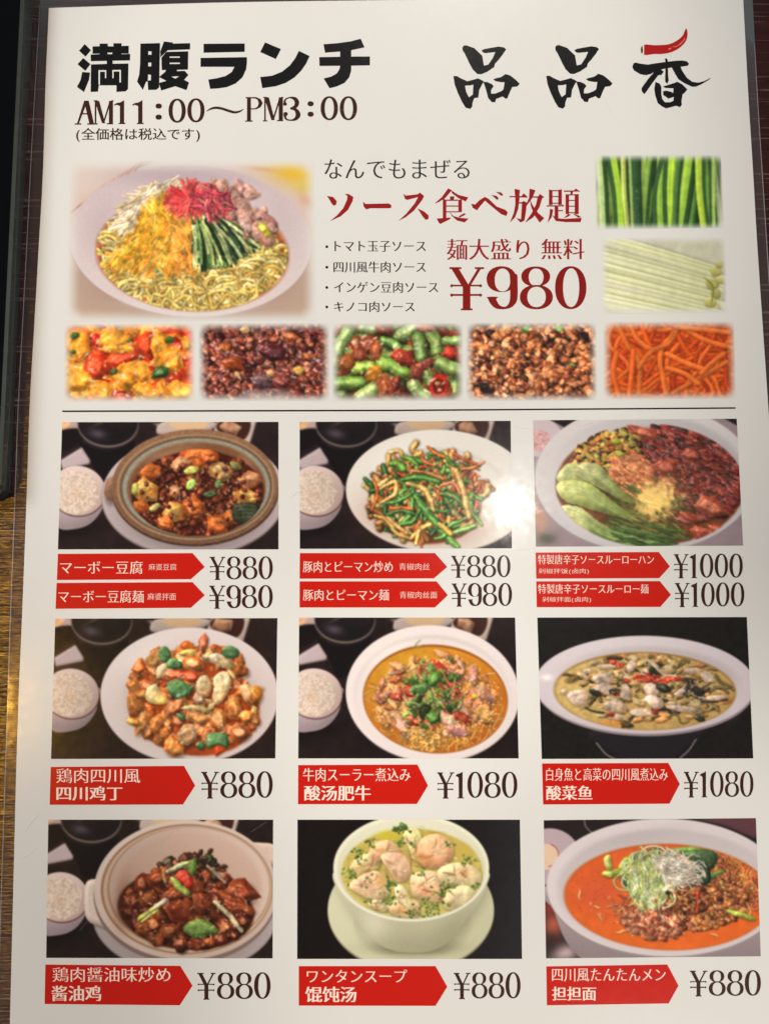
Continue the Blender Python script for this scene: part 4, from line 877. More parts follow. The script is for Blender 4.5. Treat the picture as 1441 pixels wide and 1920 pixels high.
def pic_coldnoodles():
    g = Pic([(132, 302), (588, 299), (592, 600), (126, 603)], (100, 280), 2.771, (226, 212, 206), 20)
    t = np.clip(g.YY / g.H, 0, 1)[..., None]
    g.img = g.img * (1 - t) + A3((216, 186, 164)) * t
    st = .5 + .5 * np.sin(g.XX * 1.9)
    m = np.clip((g.YY / g.H - .6) / .1, 0, 1) * .22
    g.img *= (1 - m * st)[..., None]
    for i in range(9): g.strand([(90 + 30 * i, 330 - 10 * i), (300 + 20 * i, 160 - 12 * i), (520, 60 - 10 * i)], 8, (226, 200, 190) if i % 2 else (206, 150, 130), sh=0, spec=0)
    g.soft(1230, 120, 170, 90, .3, (230, 186, 40), .9); g.soft(1080, 100, 110, 16, .1, (214, 140, 80), .6); g.soft(1300, 200, 60, 40, 0, (214, 196, 90), .7); g.soft(1330, 270, 70, 40, .5, (214, 150, 110), .7)
    g.cur = 1
    g.soft(700, 560, 660, 420, .06, (90, 50, 40), .5, 1.6)
    g.ell(712, 486, 632, 398, .05, (176, 150, 142)); g.ell(712, 476, 630, 394, .05, (204, 186, 190), grad=(220, 206, 204), gd=(0, 1), tex=.05, ts=3)
    g.soft(650, 140, 420, 70, .03, (182, 164, 172), .8); g.soft(250, 400, 100, 180, .3, (190, 172, 178), .6); g.soft(1190, 360, 90, 200, -.2, (196, 178, 184), .5); g.soft(720, 810, 380, 40, 0, (228, 218, 214), .6)
    g.cur = 4
    g.ell(722, 540, 500, 300, .05, (166, 92, 52), edge=12, grad=(186, 96, 56), tex=.15, ts=12)
    Y1 = [(220, 196, 110), (204, 174, 88), (230, 212, 146), (188, 154, 76), (212, 190, 104)]
    g.inside(722, 530, 498, 312, .05)
    for px, py in g.spots(560, 715, 560, 470, 250, .05):
        if py < 380 and 350 < px < 1000: continue
        k = g.rs.rand()
        g.strand(g.wiggle(px, py, 150, g.rs.rand() * 1.6 - .8, .3, 5) if k < .6 else g.curl(px, py, 40 + 36 * g.rs.rand(), g.rs.rand() * 6, 4 + 5 * g.rs.rand(), 7, .7), 16, g.mix(*Y1), spec=.08, sh=.34, amb=.76)
    for px, py in g.spots(170, 700, 690, 430, 95, .05):
        k = g.rs.rand()
        g.strand(g.wiggle(px, py, 190, g.rs.rand() * 1.2 - .6, .3, 5) if k < .55 else g.curl(px, py, 46 + 36 * g.rs.rand(), g.rs.rand() * 6, 4 + 5 * g.rs.rand(), 7, .7), 17, g.mix(*Y1), spec=.1, sh=.4, amb=.76)
    g.inside(None, 0, 0, 0)
    # sprouts, egg shreds, ginger, cucumber, ham
    for px, py in g.spots(170, 490, 290, 170, 75, -.62): g.strand(g.wiggle(px, py, 140, -.55 + .28 * g.rs.randn(), .06), 11, g.mix((228, 208, 180), (220, 194, 160), (232, 216, 190), (224, 196, 150)), spec=.08, sh=.16, amb=.74)
    for i in range(620):
        v = g.rs.rand(); y = 300 + 300 * v; w = 80 + 160 * v; c = 600 - 55 * v
        x = c + (g.rs.rand() * 2 - 1) * w * (.95 if g.rs.rand() < .8 else 1.1)
        x = min(x, 705); ang = 1.57 + (610 - x) / 300. + .33 * g.rs.randn()
        g.strand(g.wiggle(x, y, 100 + 80 * g.rs.rand(), ang, .12), 11, g.mix((236, 182, 50), (224, 156, 40), (240, 196, 80), (222, 146, 50)) if x < 600 else g.mix((228, 156, 60), (222, 142, 54), (236, 178, 80)), spec=.1, sh=.16, amb=.84)
    for i in range(230):
        v = g.rs.rand(); y0 = 330 + 60 * g.rs.rand(); x0 = 720 + 150 * v
        x1 = 735 + 330 * v + 14 * g.rs.randn(); y1 = 600 - 100 * max(0, v - .55) / .45 + 40 * g.rs.rand() * (1 - v)
        f = .45 + .55 * g.rs.rand()
        k = g.rs.rand(); col = g.mix((74, 112, 54), (52, 88, 44), (114, 150, 80)) if k < .5 else g.mix((200, 208, 150), (168, 188, 112)) if k < .85 else (26, 42, 30)
        s0 = (1 - f) * g.rs.rand()
        a = (x0 + (x1 - x0) * s0, y0 + (y1 - y0) * s0); b = (x0 + (x1 - x0) * (s0 + f), y0 + (y1 - y0) * (s0 + f))
        g.strand([a, ((a[0] + b[0]) / 2 + 8, (a[1] + b[1]) / 2), b], 17, col, spec=.15, sh=.35, taper=.3, amb=.66, flat=.6)
    for x, y, r in [(870, 190, 44), (900, 230, 40), (960, 250, 54), (1025, 235, 34), (930, 290, 56), (980, 330, 54), (1000, 390, 48), (950, 340, 40), (1060, 420, 40), (1105, 420, 44), (900, 270, 40), (1050, 370, 44), (1080, 350, 36), (840, 200, 26), (1130, 380, 40)]:
        for _ in range(2): g.chunk(x + 14 * g.rs.randn(), y + 14 * g.rs.randn(), r * 1.15, r * .55, .9 + .7 * g.rs.randn(), g.mix((184, 132, 122), (200, 148, 136), (166, 112, 104), (192, 146, 120)), spec=.2, bump=.6, wob=.3, amb=.58)
    for pts in [[(835, 180), (870, 155), (905, 160), (900, 200), (870, 220), (840, 205)], [(885, 215), (930, 190), (965, 220), (960, 265), (910, 290), (880, 260)], [(985, 225), (1020, 200), (1050, 215), (1040, 250), (1000, 262)], [(925, 280), (975, 250), (1020, 280), (1030, 345), (990, 380), (945, 340)], [(960, 350), (1010, 330), (1035, 390), (1020, 430), (975, 405)], [(1035, 385), (1075, 370), (1085, 430), (1060, 480), (1035, 450)], [(1075, 370), (1130, 380), (1165, 420), (1120, 430)]]:
        g.poly(pts, g.mix((178, 126, 112), (192, 140, 126), (166, 114, 100)), dome=10, hgt=.8, spec=.25, bump=2., bs=12, sh=.4, col2=(206, 160, 146), gd=(.7, .7), amb=.58)
    for x, y in [(1105, 430), (1085, 405)]: g.chunk(x, y, 32, 22, .8, (206, 186, 70))
    for i in range(230):
        a = g.rs.rand() * 6.28; d = g.rs.rand() ** .6
        x = 712 + 100 * d * math.cos(a); y = 264 + 72 * d * math.sin(a)
        g.strand(g.wiggle(x, y, 90, a + .3 * g.rs.randn(), .08), 12, g.mix((222, 66, 66), (228, 84, 82), (208, 52, 58), (232, 104, 98)), spec=.08, sh=.16, amb=.76, taper=.4)
    for i in range(60): g.strand(g.wiggle(830 + 40 * g.rs.randn(), 275 + 32 * g.rs.randn(), 90, 1 + .5 * g.rs.randn(), .12), 14, g.mix((206, 76, 90), (190, 60, 80), (224, 120, 120)), spec=.2, sh=.3)
    g.gleam(120, 715, 560, 430, 230, 0, 5)
    return g.finish(30, warp=.8)

STRIP_ORG = (100, 590)
def pic_tomatoegg():
    g = Pic([(122, 607), (365, 606), (364, 752), (120, 753)], STRIP_ORG, 2.2516, (212, 96, 40), 21)
    for px, py in g.spots(150, 325, 195, 300, 180):
        r = 24 + 32 * g.rs.rand(); y = g.rs.rand() < .62
        g.chunk(px, py, r * 1.2, r * .8, g.rs.rand() * 3, g.mix((236, 144, 34), (232, 126, 28), (242, 172, 74), (228, 106, 36)) if y else g.mix((214, 56, 26), (226, 84, 40), (200, 40, 24)), spec=.4, bump=.8, bs=12, wob=.3, sh=.3, amb=.62)
    for x, y, rx, ry, a, c in [(210, 190, 70, 60, .3, 1), (300, 175, 90, 44, -.4, 1), (390, 125, 44, 60, .2, 1), (180, 220, 50, 60, 0, 1), (510, 250, 50, 50, .2, 1), (330, 262, 90, 62, -.5, 0), (255, 110, 66, 44, .1, 0), (200, 315, 56, 44, .3, 0), (105, 275, 60, 50, .1, 0), (460, 140, 50, 90, -.3, 0), (120, 140, 44, 60, .3, 0), (390, 325, 60, 40, .2, 0), (540, 320, 60, 44, .1, 0), (500, 190, 50, 60, -.4, 0), (270, 145, 80, 20, 0, 0)]:
        g.chunk(x, y, rx, ry, a, (236, 138, 30) if c == 0 else (212, 50, 22), col2=(242, 166, 56) if c == 0 else (228, 84, 40), spec=.35, bump=1., bs=12, wob=.3, sh=.35, amb=.62)
    for x, y, rx in [(90, 88, 22), (255, 240, 18), (450, 245, 40), (490, 105, 22), (320, 110, 12), (85, 155, 12)]: g.chunk(x, y, rx, rx * .7, -.3, (60, 96, 44), wob=.4, spec=.3)
    g.gleam(130, 325, 200, 260, 150, 0, 6)
    return g.finish(22, whole=True)

def pic_mince(kind):
    if kind == 'dark':
        g = Pic([(372, 606), (617, 605), (618, 752), (372, 752)], STRIP_ORG, 2.2516, (66, 30, 26), 22)
        cs = [(112, 44, 34), (84, 30, 26), (140, 64, 46), (52, 22, 20), (160, 84, 60), (100, 50, 50)]; X, Y = 890, 200
    else:
        g = Pic([(874, 605), (1116, 604), (1119, 750), (873, 752)], (600, 590), 2.2516, (96, 50, 30), 24)
        cs = [(190, 106, 58), (214, 136, 80), (160, 78, 44), (84, 40, 26), (204, 120, 74), (60, 34, 28)]; X, Y = 890, 200
    for px, py in g.spots(900, X, Y, 330, 215):
        r = 8 + 12 * g.rs.rand()
        g.chunk(px, py, r * 1.3, r, g.rs.rand() * 3, g.mix(*cs), spec=.6, bump=.8, wob=.3, sh=.7, pw=26)
    if kind == 'dark':
        for x, y, rx, ry, c in [(755, 205, 40, 34, (150, 64, 30)), (725, 138, 26, 18, (190, 100, 40)), (1000, 90, 40, 20, (186, 90, 44)), (810, 65, 22, 18, (214, 160, 90)), (1035, 235, 24, 16, (206, 160, 70)), (1070, 175, 24, 16, (196, 100, 50)), (930, 165, 60, 36, (84, 34, 40)), (960, 280, 56, 30, (130, 60, 56)), (880, 280, 44, 30, (110, 80, 84)), (775, 255, 18, 16, (214, 150, 90)), (915, 250, 18, 16, (220, 170, 110)), (930, 105, 26, 20, (120, 50, 30))]:
            g.chunk(x, y, rx, ry, .2, c, p=3, spec=.5, bump=.7)
        g.ell(900, 335, 110, 22, 0, (150, 124, 124), edge=12, alpha=.8); g.gleam(150, X, Y, 270, 150, 0, 5, (230, 200, 190))
    else:
        for x, y, rx, ry, c in [(790, 70, 34, 30, (222, 160, 96)), (900, 135, 32, 30, (216, 150, 84)), (830, 235, 36, 28, (190, 96, 50)), (1030, 250, 34, 28, (186, 84, 50)), (665, 130, 26, 20, (196, 100, 50)), (960, 210, 34, 34, (200, 110, 70)), (860, 300, 26, 24, (200, 100, 60))]:
            g.chunk(x, y, rx, ry, .2, c, p=3, spec=.5, bump=.7)
        for x, y in [(725, 175), (805, 122), (870, 258), (1055, 212), (870, 60), (1010, 60)]: g.chunk(x, y, 20, 17, .4, (104, 164, 66), p=3, spec=.4)
        for x, y, r in [(960, 110, 44), (860, 185, 22), (1055, 165, 26), (940, 245, 34), (770, 290, 26), (720, 80, 30), (1110, 95, 30), (1050, 100, 26), (830, 110, 24), (700, 310, 34)]: g.chunk(x, y, r, r * .7, .3, (40, 26, 26), spec=.35, sh=.4, wob=.4)
        for px, py in g.spots(260, X, Y, 270, 150):
            r = 8 + 9 * g.rs.rand(); g.chunk(px, py, r * 1.3, r, g.rs.rand() * 3, g.mix(*cs[:5]), spec=.6, bump=.8, wob=.3, sh=.5)
        g.gleam(120, X, Y, 270, 150, 0, 4)
    return g.finish(22, whole=True)

def pic_beans():
    g = Pic([(622, 606), (866, 605), (868, 751), (622, 752)], (600, 590), 2.2516, (70, 52, 26), 23)
    for px, py in g.spots(130, 325, 200, 310, 190):
        r = 18 + 20 * g.rs.rand(); k = g.rs.rand()
        g.chunk(px, py, r * 1.5, r * .9, g.rs.rand() * 3, g.mix((110, 140, 66), (140, 164, 84), (84, 110, 50)) if k < .5 else g.mix((150, 70, 40), (176, 96, 56), (120, 50, 34)), spec=.4, bump=.5, p=2.6)
    G = (124, 160, 74)
    for pts, w, c in [([(60, 200), (85, 130), (120, 70)], 56, (140, 166, 96)), ([(55, 290), (120, 288), (185, 290)], 58, (112, 150, 64)), ([(150, 225), (190, 222), (230, 225)], 56, (150, 184, 70)), ([(265, 210), (310, 220), (350, 245)], 60, (134, 176, 70)), ([(340, 90), (370, 70), (400, 50)], 56, (146, 172, 100)), ([(415, 100), (425, 140), (430, 180)], 60, (110, 140, 70)), ([(470, 80), (490, 120), (495, 160)], 56, (130, 164, 80)), ([(170, 350), (200, 330), (230, 310)], 60, (150, 170, 96)), ([(395, 300), (420, 330), (450, 350)], 60, (140, 160, 90)), ([(500, 200), (550, 225), (600, 240)], 60, (130, 156, 80)), ([(440, 240), (460, 270), (475, 290)], 50, (116, 150, 70)), ([(180, 55), (220, 60), (250, 50)], 44, (150, 176, 110)), ([(270, 110), (300, 120), (330, 140)], 40, (110, 150, 66)), ([(530, 110), (560, 112), (590, 110)], 40, (140, 170, 90))]:
        g.strand(pts, w, c, spec=.5, sh=.6, tex=.12)
    for x, y, rx, ry, a, c in [(350, 180, 58, 30, .4, (170, 56, 40)), (225, 250, 42, 34, -.2, (206, 130, 40)), (280, 300, 48, 46, .2, (166, 84, 50)), (320, 320, 36, 36, .4, (150, 66, 46)), (200, 130, 40, 40, .2, (140, 60, 40)), (165, 170, 34, 30, .2, (150, 70, 46)), (235, 150, 26, 44, .2, (176, 90, 50)), (110, 200, 36, 40, .2, (150, 80, 40)), (440, 210, 46, 20, -.5, (166, 76, 60)), (410, 245, 30, 26, .3, (130, 60, 44)), (550, 162, 38, 26, .2, (196, 50, 36)), (270, 60, 44, 26, .2, (150, 76, 50)), (440, 55, 44, 16, .1, (170, 96, 70)), (320, 290, 20, 40, .3, (130, 50, 36))]:
        g.chunk(x, y, rx, ry, a, c, spec=.5, bump=.7, wob=.25)
    g.ell(500, 300, 42, 52, .1, (110, 20, 14)); g.ell(500, 300, 40, 50, .1, (200, 46, 32)); g.ell(500, 302, 26, 34, .1, (110, 30, 20)); g.chunk(495, 290, 12, 9, 0, (214, 170, 110)); g.chunk(505, 318, 12, 9, 0, (200, 120, 80))
    g.gleam(90, 325, 200, 260, 150, 0, 6)
    return g.finish(22, whole=True)

def pic_carrot():
    g = Pic([(1130, 604), (1374, 602), (1379, 747), (1130, 749)], (1080, 270), 3.765, (196, 72, 26), 25)
    for px, py in g.spots(210, 645, 1520, 520, 300, sort=False):
        g.strand(g.wiggle(px, py, 420 + 300 * g.rs.rand(), g.rs.rand() * 3.14, .12, 5), 30, g.mix((206, 82, 28), (196, 70, 24), (218, 98, 38), (186, 60, 26)), spec=.05, sh=.2, amb=.78, n=4)
    for pts in [[(380, 1280), (430, 1380), (540, 1450), (650, 1380), (700, 1300)], [(290, 1280), (360, 1420), (440, 1540), (440, 1760)], [(600, 1430), (590, 1540), (630, 1760)], [(440, 1580), (520, 1470), (660, 1400), (720, 1280)], [(760, 1300), (900, 1380), (1100, 1440)], [(640, 1480), (760, 1540), (900, 1590)], [(680, 1760), (850, 1660), (1060, 1540)], [(640, 1580), (760, 1620), (860, 1690)], [(280, 1480), (260, 1620), (300, 1780)], [(880, 1620), (960, 1540), (1040, 1480)], [(400, 1460), (390, 1600), (370, 1780)], [(700, 1290), (880, 1310), (1080, 1330)]]:
        g.strand(pts, 36, g.mix((222, 108, 44), (214, 94, 36)), spec=.06, sh=.28, amb=.8)
    return g.finish(22, whole=True, warp=.3, mottle=.35)

def pic_cucumber():
    g = Pic([(1114, 291), (1350, 290), (1356, 427), (1117, 430)], (1080, 270), 3.765, (92, 118, 60), 26)
    def strip(x0, x1, w, flesh, y0=40, y1=640, skin=(48, 84, 44)):
        b = 14 * g.rs.randn(); L = [(x0, y0), ((x0 + x1) / 2 + b, (y0 + y1) / 2), (x1, y1)]
        o = w * (.42 if g.rs.rand() < .5 else -.42)
        g.strand([(x + o * .3, y) for x, y in L], w * 1.15, skin, spec=.05, sh=.35, amb=.62, flat=.4)
        g.strand([(x - o * .35, y) for x, y in L], w * .74, flesh, spec=.06, sh=0, amb=.8, flat=.3, tex=.05)
        g.strand([(x - o * .75, y) for x, y in L], w * .16, tuple(np.array(flesh) * 1.12), spec=0, sh=0, amb=.9, flat=.1)
    for i in range(60):
        x = 110 + 940 * g.rs.rand(); strip(x, x + 110 * g.rs.randn() * .7, 34 + 26 * g.rs.rand(), g.mix((140, 176, 66), (116, 152, 62), (166, 192, 90), (96, 132, 58)))
    for x0, x1, w, f in [(170, 285, 44, (120, 150, 80)), (240, 310, 62, (150, 188, 54)), (335, 375, 50, (184, 202, 100)), (470, 455, 50, (146, 182, 80)), (640, 480, 48, (96, 140, 56)), (650, 588, 66, (142, 184, 62)), (666, 664, 64, (162, 200, 58)), (810, 720, 84, (152, 194, 68)), (890, 800, 40, (84, 124, 54)), (868, 915, 66, (170, 200, 64)), (925, 955, 44, (104, 146, 60)), (950, 1020, 46, (130, 146, 96)), (160, 195, 60, (176, 200, 128)), (530, 470, 44, (128, 164, 70)), (735, 690, 38, (74, 112, 58)), (960, 965, 34, (150, 180, 90))]:
        strip(x0, x1, w, f)
    g.strand([(398, 40), (412, 330), (424, 640)], 96, (44, 78, 46), spec=.1, sh=.45, amb=.6, flat=.5, tex=.1); g.strand([(372, 40), (384, 330), (396, 640)], 20, (150, 176, 90), sh=0, spec=0, amb=.8, flat=.2)
    for i in range(24): g.ell(384 + 60 * g.rs.rand(), 300 + 240 * g.rs.rand(), 3, 3, 0, (150, 170, 116))
    return g.finish(18, whole=True, warp=.3, mottle=.3)

def pic_daikon():
    g = Pic([(1126, 446), (1357, 444), (1362, 586), (1128, 588)], (1080, 270), 3.765, (198, 196, 172), 27)
    g.soft(1000, 1080, 130, 130, 0, (186, 168, 160), .8); g.soft(250, 1150, 200, 60, 0, (206, 196, 160), .5)
    for i in range(15):
        y = 640 + 36 * i; x0 = 150 + 16 * (i % 3); L = 860 - max(0, i - 8) * 8 - 26 * (i % 2)
        a = .30 - .006 * i
        c = g.mix((210, 212, 172), (204, 206, 160), (216, 214, 184))
        q = lambda f, o: (x0 + L * f, y + o + L * f * a - 10 * f * (1 - f))
        g.strand([q(0, 0), q(.5, 0), q(1, 0)], 62, c, spec=.03, sh=.25, amb=.78, col2=(198, 200, 154), flat=.5, tex=.03)
        g.strand([q(.1, 30), q(.5, 30), q(.97, 30)], 8, (128, 138, 56) if i % 3 else (160, 164, 92), sh=0, spec=0, taper=.9)
        if i % 2: g.strand([q(.05, 10), q(.6, 8), q(.95, 12)], 5, (164, 168, 104), sh=0, spec=0, taper=.9)
    for x, y, r in [(985, 900, 40), (1010, 850, 30), (960, 990, 44), (985, 1060, 36), (945, 1120, 40), (1015, 960, 30)]:
        g.poly([(x - r, y - r * .6), (x + r * .4, y - r), (x + r, y), (x + r * .5, y + r * .8), (x - r * .7, y + r * .7)], g.mix((196, 190, 130), (210, 204, 160)), dome=8, spec=.05, sh=.3, amb=.7, col2=(150, 148, 70))
    g.strand([(900, 940), (960, 1010), (950, 1140)], 14, (140, 146, 56), sh=.1, spec=0, taper=.7)
    return g.finish(18, whole=True, warp=.15, mottle=.12)
# ---------------------------------------------------------------------------
# Table and tablet
# ---------------------------------------------------------------------------
bm = bmesh.new(); bmesh.ops.create_cube(bm, size=1.0)
for v in bm.verts: v.co = Vector((v.co.x * 1.6, v.co.y * 1.3, v.co.z * .03 - .015))
bmesh.ops.bevel(bm, geom=bm.edges[:], offset=.002, segments=2, affect='EDGES')
table = from_bm('table', bm, wood_mat())
table['kind'] = 'structure'; table['label'] = 'dark red-brown wooden table top with fine horizontal grain'; table['category'] = 'table'

TH = .0085
tr = at(49, -60, TH); br = at(1.5, 938, TH)      # right edge of the top face, and its lower corner
ax = (br - tr); ax[2] = 0; Lr = np.linalg.norm(ax); ax /= Lr; nx = np.array([ax[1], -ax[0], 0.])
if nx[0] > 0: nx = -nx                            # pointing left
def slab(name, inset, z0, z1, rad, bev, mat, parent, seg=3):
    top = br - ax * .26
    a, b, w = -inset, inset, .175
    cs = []
    P = [br - ax * inset + nx * inset, br - ax * inset + nx * (w - inset), top + ax * inset + nx * (w - inset), top + ax * inset + nx * inset]
    dirs = [(-ax, nx), (-nx, -ax), (ax, -nx), (nx, ax)]
    for p, (d0, d1) in zip(P, dirs):
        c = p + (d0 + d1) * rad
        for i in range(7):
            t = i / 6 * math.pi / 2
            cs.append(c - d1 * rad * math.cos(t) - d0 * rad * math.sin(t) if False else c - (d0 * math.sin(t) + d1 * math.cos(t)) * rad)
    # sort by angle for a clean outline
    cen = sum(cs) / len(cs); cs.sort(key=lambda q: math.atan2(q[1] - cen[1], q[0] - cen[0]))
    bm = bmesh.new(); lo = [bm.verts.new((q[0], q[1], z0)) for q in cs]; hi = [bm.verts.new((q[0], q[1], z1)) for q in cs]; n = len(cs)
    bm.faces.new(lo[::-1]); ft = bm.faces.new(hi)
    for i in range(n): bm.faces.new((lo[i], lo[(i + 1) % n], hi[(i + 1) % n], hi[i]))
    if bev: bmesh.ops.bevel(bm, geom=list(ft.edges), offset=bev, segments=seg, affect='EDGES')
    o = from_bm(name, bm, mat, parent)
    o.data.polygons.foreach_set('use_smooth', [True] * len(o.data.polygons)); o.data.set_sharp_from_angle(angle=.6)
    return o
tablet = bpy.data.objects.new('tablet_computer', None); col.objects.link(tablet)
tablet['label'] = 'black tablet computer lying beside the upper left edge of the menu'; tablet['category'] = 'tablet'
slab('body', 0., .0002, TH, .006, .0016, plain_mat('scuffed dark casing', (54, 60, 55), .22, .6, coat=.6, bump=.25), tablet, 4)
slab('screen', .0017, TH - .0004, TH + .0002, .0045, .0001, plain_mat('black glass', (6, 7, 9), .08, .25), tablet, 1)

# ---------------------------------------------------------------------------
# The laminated menu
# ---------------------------------------------------------------------------
menu = bpy.data.objects.new('menu', None); col.objects.link(menu)
menu['label'] = 'laminated restaurant lunch menu with dish photos, red arrows and prices'; menu['category'] = 'menu'

left = [(92, 15), (86, 150), (81, 320), (72, 480), (64, 620), (56, 760), (50, 940), (42, 1150), (36, 1290), (31, 1440), (27, 1600), (20, 1880), (18, 1965)]
right = [(1392, -4), (1397, 90), (1403, 200), (1410, 310), (1418, 450), (1428, 600), (1438, 745), (1448, 900), (1462, 1200), (1478, 1600), (1492, 1965)]
top = [(92, 15), (400, 5), (740, 0), (1100, -4), (1392, -4)]
outline = [tuple(q) for q in catmull(left, 4)] + [tuple(q) for q in catmull(right[::-1], 4)] + [tuple(q) for q in catmull(top[::-1], 4)][1:-1]
V, Fc = fill([outline])
P = at_many(V); n = len(P)
paper = obj('paper', P, Fc, ink(PAPER_RGB, .012), menu, 'cream white printed sheet')
# paper edge down to the film below
O = at_many(outline); m_ = len(O)
E = obj('paper_edge', np.vstack([O, O - np.array([0, 0, .0003])]), [(i, (i + 1) % m_, m_ + (i + 1) % m_, m_ + i) for i in range(m_)], ink((236, 238, 236)), paper)

# clear sealed border round the sheet
fl = [(75, 8), (70, 100), (64, 200), (57, 330), (50, 470), (42, 620), (34, 770), (28, 940), (19, 1180), (12, 1400), (2, 1700), (-6, 1990)]
fr = [(1408, -24), (1414, 90), (1420, 200), (1427, 310), (1436, 450), (1446, 600), (1456, 745), (1467, 900), (1481, 1200), (1498, 1600), (1514, 1990)]
ft_ = [(96, -9), (400, -19), (740, -24), (1100, -28), (1390, -32)]
film_line = [tuple(q) for q in catmull(fl, 4)] + [tuple(q) for q in catmull(fr[::-1], 4)] + [(1402, -31)] + [tuple(q) for q in catmull(ft_[::-1], 4)] + [(84, -7), (78, -2)]
V, Fc = fill([film_line, [(x, y) for x, y in outline]])
film = obj('clear_film', at_many(V, ZP - .00025), Fc, clear_film_mat('clear laminate', .035), menu, 'clear sealed plastic border of the laminate')
K = np.array(film_line); T_ = np.roll(K, -1, 0) - np.roll(K, 1, 0); T_ /= np.linalg.norm(T_, axis=1)[:, None]; Nn = np.stack([-T_[:, 1], T_[:, 0]], 1)
q = len(K); rings = [at_many(K + Nn * a, ZP - .00025 + z) for a, z in ((-.9, 0), (-.5, 9e-5), (.5, 9e-5), (.9, 0))]
obj('film_edge', np.vstack(rings), [(r * q + i, r * q + (i + 1) % q, (r + 1) * q + (i + 1) % q, (r + 1) * q + i) for r in range(3) for i in range(q)], clear_film_mat('cut film edge', .42), menu, 'thin cut edge of the laminate, pale with painted-in caught light')  # light caught by the edge is put into its pale haze colour

Z1, Z2 = ZP + 3e-5, ZP + 7e-5       # first and second ink layers
BLACK, BROWN, RED, DRED, BANNER, WHITE = (18, 17, 17), (58, 30, 25), (148, 24, 26), (132, 24, 18), (196, 24, 8), (247, 226, 212)

# --- title
s = Sheet(Z1)
for g_ in [[[(145, 62), (203, 120), (152, 180), (92, 125)]], [[(132, 192), (198, 250), (150, 312), (78, 250)]], [[(122, 322), (195, 328), (185, 395), (138, 510), (72, 462), (105, 400)]],
           [[(283, 58), (360, 58), (360, 84), (412, 84), (412, 55), (488, 55), (488, 80), (555, 78), (555, 151), (487, 151), (487, 156), (568, 154), (566, 215), (405, 218), (405, 246), (552, 243), (548, 480), (525, 503), (440, 508), (440, 447), (284, 447), (276, 447), (268, 506), (200, 508), (203, 252), (350, 247), (350, 219), (202, 222), (200, 160), (283, 157), (283, 152), (218, 152), (218, 84), (283, 83)], [(357, 142), (402, 142), (402, 156), (357, 156)], [(273, 305), (345, 305), (345, 380), (333, 380), (333, 320), (287, 320), (287, 441), (273, 441)], [(402, 303), (482, 303), (482, 420), (468, 420), (468, 318), (414, 318), (414, 380), (402, 380)]],
           [[(663, 58), (846, 53), (838, 465), (812, 488), (736, 490), (730, 410), (716, 412), (686, 490), (632, 412), (652, 345), (660, 250)], [(736, 130), (766, 130), (766, 162), (736, 162)], [(736, 235), (764, 235), (764, 270), (736, 270)], [(735, 345), (762, 350), (760, 400), (732, 404)]],
           [[(882, 38), (968, 48), (960, 58), (1126, 54), (1125, 112), (918, 120), (850, 185), (848, 130)]], [[(905, 135), (1108, 130), (1106, 300), (862, 305), (858, 190)], [(935, 178), (1030, 178), (1030, 190), (935, 190)], [(935, 235), (1030, 235), (1030, 248), (935, 248)]],
           [[(905, 295), (1000, 295), (1005, 315), (1075, 312), (1110, 350), (1070, 395), (1115, 420), (1092, 492), (988, 455), (856, 495), (836, 425), (905, 405), (835, 370), (895, 320)], [(950, 365), (1025, 362), (988, 385)]]]:
    s.loops(*crop(g_, 130, 70, 4.969))
for g_ in [[(-88, 58), (282, 55), (282, 130), (-88, 138)], [(-115, 185), (302, 178), (302, 230), (294, 290), (262, 360), (200, 415), (120, 448), (40, 460), (-29, 463), (-45, 380), (30, 368), (110, 348), (165, 312), (190, 265), (-115, 265)], [(465, 45), (608, 105), (562, 195), (422, 132)],
           [(770, 122), (866, 168), (835, 235), (790, 300), (730, 360), (650, 410), (560, 440), (440, 457), (422, 357), (530, 345), (620, 308), (690, 250), (735, 190)],
           [(990, 62), (1120, 52), (1240, 35), (1325, 12), (1360, 90), (1240, 116), (1240, 173), (1408, 172), (1408, 252), (1240, 255), (1240, 300), (1222, 360), (1180, 410), (1110, 442), (1045, 458), (992, 370), (1060, 353), (1110, 325), (1135, 285), (1140, 256), (955, 258), (952, 178), (1140, 175), (1140, 128), (1005, 138)]]:
    s.loops(*crop([g_], 400, 70, 4.803))
s.build('title_lettering', ink(BLACK), menu, 'heavy black headline letters')

# --- hours
s = Sheet(Z1)
C6 = lambda lp: crop([lp], 130, 70, 4.969)[0]
C7 = lambda lp: crop([lp], 400, 70, 4.803)[0]
def bar(x0, y0, x1, y1): return [(x0, y0), (x1, y0), (x1, y1), (x0, y1)]
def put(C, *lps): s.loops(*[C(l) for l in lps])
put(C6, [(140, 590), (172, 590), (90, 806), (72, 806)]); put(C6, [(138, 590), (182, 590), (232, 806), (188, 806)]); put(C6, bar(104, 706, 196, 718)); put(C6, bar(52, 801, 112, 813)); put(C6, bar(168, 801, 240, 813))
put(C6, bar(238, 592, 253, 806)); put(C6, [(238, 592), (280, 592), (335, 800), (306, 800)]); put(C6, [(376, 592), (392, 592), (326, 800), (312, 800)]); put(C6, bar(370, 592, 408, 803)); put(C6, bar(226, 801, 266, 812)); put(C6, bar(350, 799, 408, 810)); put(C6, bar(228, 586, 262, 596)); put(C6, bar(392, 586, 414, 596))
for dx_ in (0, 170):
    put(C6, [(472 + dx_, 640), (440 + dx_, 628), (424 + dx_, 636), (416 + dx_, 628), (440 + dx_, 612), (475 + dx_, 606), (512 + dx_, 585), (512 + dx_, 800), (472 + dx_, 800)]); put(C6, bar(460 + dx_, 797, 524 + dx_, 808))
for y_ in (640, 743): put(C6, ring(833, y_, 30, 24, 20))
for x_, y_ in ((1005, 683), (1180, 680)): put(C6, ring(x_, y_, 80, 112), ring(x_, y_, 42, 95))
